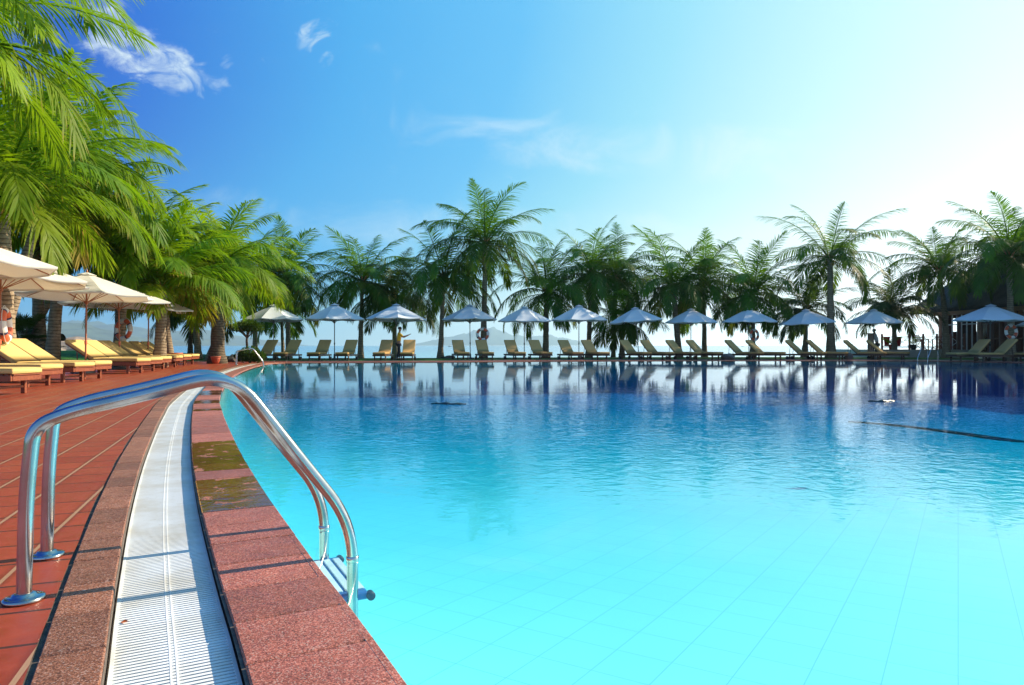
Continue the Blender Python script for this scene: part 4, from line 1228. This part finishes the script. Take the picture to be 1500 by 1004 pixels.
boat(1088, 1700, 'tiny boat on the horizon left of the ninth far umbrella')
# fallen leaf on the grate
t = MB(); t.add([(0, 0, 0), (.012, .006, .006), (.026, 0, .004), (.012, -.007, .001), (.030, .004, .010), (.014, .012, .004)], [(0, 1, 2, 3), (1, 5, 4)])
o = t.build('fallen_leaf', M['cord']); D_ = .83*F/(905-HY); o.location = ((176-750)*D_/F, D_, -.044); tag(o, 'small orange dead leaf lying on the white drain grate', 'leaf')

# ------------------------------------------------------------------ air
m, nt, out = newmat('haze_air')
pv = nt.nodes.new('ShaderNodeVolumePrincipled'); pv.inputs['Anisotropy'].default_value = .45; pv.inputs['Color'].default_value = (.58, .84, 1.0, 1); pv.inputs['Density'].default_value = HAZE
link(nt, pv.outputs[0], out.inputs['Volume'])
mb = MB(); mb.box((0, 4400, 123.4), (22000, 9800, 254)); hz_ = mb.build('haze', m); tag(hz_, kind='stuff'); hz_.display_type = 'WIRE'

# narrow dark marks lying on the pool surface
def floater(px, py, w, label, sd):
    D = (H+.022)*F/(py-HY); r = random.Random(sd); mb = MB(); m = 14; vs = []; fs = []
    for i in range(m+1):
        u = i/m; x = (u-.5)*w; hw = (.004+.085*math.sin(PI*u)**1.6)*(1+.4*math.sin(i*2.1+sd)); yc = .05*math.sin(u*5+sd); zc = .006+.022*math.sin(PI*u)*(.6+.4*math.sin(i*1.3))
        vs += [(x, yc-hw, -.004), (x, yc, zc), (x, yc+hw, -.004), (x, yc, -.012)]
    for i in range(m):
        for k in range(4): fs.append((4*i+k, 4*i+(k+1) % 4, 4*i+4+(k+1) % 4, 4*i+4+k))
    mb.add(vs, fs); o = mb.build('floating_mark', M['pool_dark'], smooth=True); o.location = ((px-750)*D/F, D, -.018); tag(o, label, 'leaf')
floater(657, 592, .50, 'narrow dark mark floating on the pool left of the centre', 1)
floater(1293, 588, .42, 'narrow dark mark floating on the pool above the dark step line', 3)

# ------------------------------------------------------------------ people
def skinned(name, verts, edges, radii, mat, parent, sub=2, root=0):
    me = bpy.data.meshes.new(name); me.from_pydata([tuple(v) for v in verts], edges, []); me.materials.append(mat)
    o = bpy.data.objects.new(name, me); COL.objects.link(o); o.parent = parent
    md = o.modifiers.new('Skin', 'SKIN'); md.use_smooth_shade = True
    for i, r in enumerate(radii):
        r = r if isinstance(r, tuple) else (r, r)
        me.skin_vertices[0].data[i].radius = r; me.skin_vertices[0].data[i].use_root = (i == root)
    s = o.modifiers.new('Sub', 'SUBSURF'); s.levels = sub; s.render_levels = sub
    return o
def person(loc, rz, label, shirt, pants, arms, lean=0.0, legs=((0, 0), (0, 0)), cap=None):
    t = empty('person', loc, rz); tag(t, label, 'person')
    # joints (x sideways, y forward)
    ln_ = math.sin(R(lean)); 
    def T(x, y, z):                      # lean the torso forward about the hips
        if z <= .95: return (x, y, z)
        h = z-.95; return (x, y + h*ln_, .95 + h*math.cos(R(lean)))
    V = [(0, 0, .95), T(0, 0, 1.12), T(0, 0, 1.32), T(0, .0, 1.46), T(0, .01, 1.53), T(0, .02, 1.60), T(0, .025, 1.69), T(0, .015, 1.76)]
    Rr = [(.15, .11), (.125, .10), (.155, .11), (.10, .08), .052, (.062, .07), (.078, .092), (.055, .065)]
    E = [(i, i+1) for i in range(7)]
    for s, lg2 in ((-1, legs[0]), (1, legs[1])):
        b = len(V); fx, fy = lg2
        V += [(s*.095, 0, .86), (s*.10+fx*.4, fy*.5+.02, .48), (s*.10+fx, fy-.02, .09), (s*.10+fx, fy+.15, .035)]
        Rr += [.088, .055, .036, (.035, .025)]; E += [(0, b), (b, b+1), (b+1, b+2), (b+2, b+3)]
    hands = []
    for s, (el, ha) in ((-1, arms[0]), (1, arms[1])):
        b = len(V); sh = Vector(T(s*.18, 0, 1.43)); e_ = Vector(el); h = Vector(ha)
        d = (h-e_).normalized()
        V += [tuple(sh), tuple(e_), tuple(h), tuple(h + d*.07)]
        Rr += [.05, .038, .026, (.036, .018)]; E += [(2, b), (b, b+1), (b+1, b+2), (b+2, b+3)]
        k = b+3; sd = d.cross(Vector((0, 1, .2))).normalized()
        for j, (o_, l_) in enumerate(((-.027, .065), (-.009, .078), (.009, .074), (.026, .056))):
            c = len(V); p0 = h + d*.07 + sd*o_; V += [tuple(p0 + d*.02), tuple(p0 + d*l_ + Vector((0, .012, -.006)))]
            Rr += [.0095, .007]; E += [(k, c), (c, c+1)]
        c = len(V); V += [tuple(h + d*.03 + sd*-.035), tuple(h + d*.07 + sd*-.055)]; Rr += [.011, .008]; E += [(b+2, c), (c, c+1)]
    body = skinned('body', V, E, Rr, M['skin'], t)
    # face
    hc = Vector(T(0, .02, 1.67)); mb = MB()
    mb.add([hc+Vector((-.012, .088, -.02)), hc+Vector((.012, .088, -.02)), hc+Vector((0, .115, -.018)), hc+Vector((0, .09, .025))], [(0, 1, 2), (0, 2, 3), (1, 3, 2)])
    mb.build('nose', M['skin'], body)
    mb = MB()
    for s in (-1, 1): mb.lathe([(.002, -.006), (.010, 0), (.002, .006)], tuple(hc+Vector((s*.03, .084, .03))), 8, M=Matrix.Rotation(PI/2, 3, 'X'))
    mb.build('eyes', M['hair'], body)
    mb = MB()
    for s in (-1, 1): mb.lathe([(.004, -.03), (.018, -.01), (.02, .012), (.006, .03)], tuple(hc+Vector((s*.078, 0, .005))), 8)
    mb.build('ears', M['skin'], body)
    mb = MB(); top = hc + Vector((0, -.008, .045))
    mb.lathe([(.092, -.035), (.101, -.0), (.096, .045), (.066, .085), (.02, .102)], tuple(top), 16, M=Matrix.Diagonal((1, 1.12, 1)))
    if cap:
        for k in range(9):
            pass
        mb.add([top+Vector((-.07, .07, .01)), top+Vector((-.05, .17, -.005)), top+Vector((.05, .17, -.005)), top+Vector((.07, .07, .01)), top+Vector((-.07, .07, .022)), top+Vector((-.05, .17, .005)), top+Vector((.05, .17, .005)), top+Vector((.07, .07, .022))], [(0,1,2,3),(7,6,5,4),(0,4,5,1),(1,5,6,2),(2,6,7,3)])
    mb.build('cap' if cap else 'hair', M[cap or 'hair'], body, smooth=True)
    # shirt
    V2 = [T(0, 0, .93), T(0, 0, 1.12), T(0, 0, 1.32), T(0, 0, 1.455)]; R2 = [(.168, .128), (.145, .122), (.172, .128), (.112, .092)]; E2 = [(0, 1), (1, 2), (2, 3)]
    for s, (el, ha) in ((-1, arms[0]), (1, arms[1])):
        sh = Vector(T(s*.18, 0, 1.43)); e_ = Vector(el); b = len(V2); V2 += [tuple(sh), tuple(sh.lerp(e_, .8))]; R2 += [.07, .062]; E2 += [(2, b), (b, b+1)]
    skinned('shirt', V2, E2, R2, M[shirt], t)
    V3 = [(0, 0, .96)]; R3 = [(.165, .125)]; E3 = []
    for s, lg2 in ((-1, legs[0]), (1, legs[1])):
        b = len(V3); fx, fy = lg2
        V3 += [(s*.095, 0, .84), (s*.10+fx*.4, fy*.5+.02, .48), (s*.10+fx, fy-.02, .14)]; R3 += [.10, .075, .065]; E3 += [(0, b), (b, b+1), (b+1, b+2)]
    skinned('trousers', V3, E3, R3, M[pants], t)
    mb = MB()
    for s, lg2 in ((-1, legs[0]), (1, legs[1])):
        fx, fy = lg2; mb.rbox((s*.10+fx, fy+.06, .035), (.10, .27, .07), .03)
    mb.build('shoes', M['black_metal'], t, smooth=True)
    return t
# attendant, facing right and away, arm reaching out
person(at(584, 37.2), R(-70), 'attendant in a yellow shirt and dark trousers reaching out beside the third far umbrella', 'yellow', 'dark_cloth',
       (((-.22, .20, 1.25), (-.10, .42, 1.32)), ((.30, .22, 1.22), (.26, .50, 1.36))), 4, ((0, .08), (0, -.06)))
person(at(1285, 41.3), R(60), 'man in a white shirt and dark shorts leaning on the stone pillar', 'white_cloth', 'dark_cloth',
       (((-.20, .28, 1.28), (-.08, .40, 1.44)), ((.24, .26, 1.2), (.1, .42, 1.38))), 12, ((0, .1), (0, -.1)), None)

# ------------------------------------------------------------------ sky, sun, camera
SUN_AZ = 63.0; SUN_EL = 32.0; GLOW_EL = 21.0
w = bpy.data.worlds.new('World'); scene.world = w; w.use_nodes = True
nt = w.node_tree; nt.nodes.clear(); n = N(nt)
out = nt.nodes.new('ShaderNodeOutputWorld')
d = n.vmath('NORMALIZE', n.coords('Generated'))
sx = n.node('ShaderNodeSeparateXYZ'); link(nt, d, sx.inputs[0]); dx, dy, dz = sx.outputs
S = (math.sin(R(SUN_AZ))*math.cos(R(SUN_EL)), math.cos(R(SUN_AZ))*math.cos(R(SUN_EL)), math.sin(R(SUN_EL)))
dot = n.vmath('DOT_PRODUCT', d, (math.sin(R(SUN_AZ))*math.cos(R(GLOW_EL)), math.cos(R(SUN_AZ))*math.cos(R(GLOW_EL)), math.sin(R(GLOW_EL))))
hz = n.math('POWER', n.math('SUBTRACT', 1.0, n.math('MAXIMUM', dz, 0.0), clamp=True), 6.0)
dp = n.math('MAXIMUM', dot, 0.0)
tt = n.math('ADD', n.math('MULTIPLY', dp, .63), n.math('MULTIPLY', hz, .44))
skyc = n.ramp(tt, [(0.0, (.001,.032,.25)), (.09, (.004,.080,.36)), (.24, (.028,.215,.45)), (.36, (.055,.27,.48)), (.46, (.15,.38,.48)), (.58, (.34,.50,.53)), (.72, (.60,.70,.73)), (1.0, (1,1,1))])
gain = n.mapr(tt, .74, 1.0, 1.0, 2.4)
skyc = n.vmath('SCALE', skyc, gain)
skyc = n.mix(n.mapr(dy, -.05, -.5, 0, 1, True), skyc, n.mix(hz, (.07,.20,.42,1), (.34,.46,.56,1)))
az = n.math('ARCTAN2', dx, dy); el = n.math('ARCSINE', dz)
def wisp(azc, elc, wa, we, rot, scale, thr, amp, seed):
    global skyc
    a = n.math('SUBTRACT', az, R(azc)); e = n.math('SUBTRACT', el, R(elc))
    c, s = math.cos(rot), math.sin(rot)
    u = n.math('ADD', n.math('MULTIPLY', a, c), n.math('MULTIPLY', e, s)); v = n.math('SUBTRACT', n.math('MULTIPLY', e, c), n.math('MULTIPLY', a, s))
    r2 = n.math('ADD', n.math('POWER', n.math('ABSOLUTE', n.math('DIVIDE', u, R(wa))), 2.0), n.math('POWER', n.math('ABSOLUTE', n.math('DIVIDE', v, R(we))), 2.0))
    mask = n.mapr(r2, 0.0, 1.3, 1.0, 0.0, True)
    cb = n.node('ShaderNodeCombineXYZ'); n.put(cb.inputs[0], n.math('MULTIPLY', u, scale)); n.put(cb.inputs[1], n.math('MULTIPLY', v, scale*1.7)); cb.inputs[2].default_value = seed
    ns = n.noise(cb.outputs[0], 1.0, 9, .62, .9)
    f = n.math('MULTIPLY', n.mapr(n.math('ADD', ns, n.math('MULTIPLY', mask, .34)), thr-.02, thr+.40, 0, 1, True), amp, clamp=True)
    skyc = n.mix(f, skyc, (.42,.50,.52,1))
wisp(-27.6, 20.2, 6.2, 2.2, R(-12), 24, .68, .95, 3.1)
wisp(-30.5, 22.6, 3.6, 2.4, R(-50), 26, .70, .75, 8.4)
wisp(-16.3, 23.6, 2.4, 1.2, R(32), 30, .72, .7, 5.5)
wisp(-15.2, 22.0, 1.0, .7, R(50), 30, .72, .5, 1.5)
wisp(-22.6, 21.0, .9, .6, R(40), 30, .72, .45, 6.5)
wisp(6, 9.0, 40, 3.4, R(-3), 6, .68, .42, 2.5)
wisp(16, 15, 26, 3.0, R(-6), 6, .66, .5, 9.5)
sky = n.node('ShaderNodeTexSky', sky_type='NISHITA'); sky.sun_disc = False
sky.sun_elevation = R(SUN_EL); sky.sun_rotation = R(SUN_AZ); sky.altitude = 0; sky.air_density = 1.2; sky.dust_density = 1.0
nsk = n.vmath('SCALE', sky.outputs[0], .07)
full = n.mix(.06, skyc, nsk)
# below the horizon: dim sea-coloured light
full = n.mix(n.mapr(dz, -.06, -.005, 1, 0), full, (.06,.15,.2,1))
bg = n.node('ShaderNodeBackground'); n.put(bg.inputs[0], full); bg.inputs[1].default_value = 1.0
link(nt, bg.outputs[0], out.inputs[0])

ld = bpy.data.lights.new('Sun', 'SUN'); ld.energy = 4.6; ld.angle = R(.5); ld.color = (1.0, .85, .62)
lo = bpy.data.objects.new('sun', ld); COL.objects.link(lo)
lo.rotation_euler = Vector((-S[0], -S[1], -S[2])).to_track_quat('-Z', 'Y').to_euler()

cam = bpy.data.cameras.new('Camera'); co = bpy.data.objects.new('camera', cam); COL.objects.link(co)
co.location = (0, 0, H); co.rotation_euler = (R(90), 0, 0)
cam.sensor_width = 36; cam.lens = 24; cam.shift_y = (HY-502)/1500.0*1.0; cam.clip_start = .05; cam.clip_end = 60000
scene.camera = co
vs_ = scene.view_settings; vs_.view_transform = 'Standard'; vs_.look = 'None'; vs_.exposure = 1.0; vs_.gamma = 1.0
cy = scene.cycles; cy.max_bounces = 6; cy.diffuse_bounces = 2; cy.glossy_bounces = 4; cy.transmission_bounces = 3; cy.volume_bounces = 0; cy.transparent_max_bounces = 12
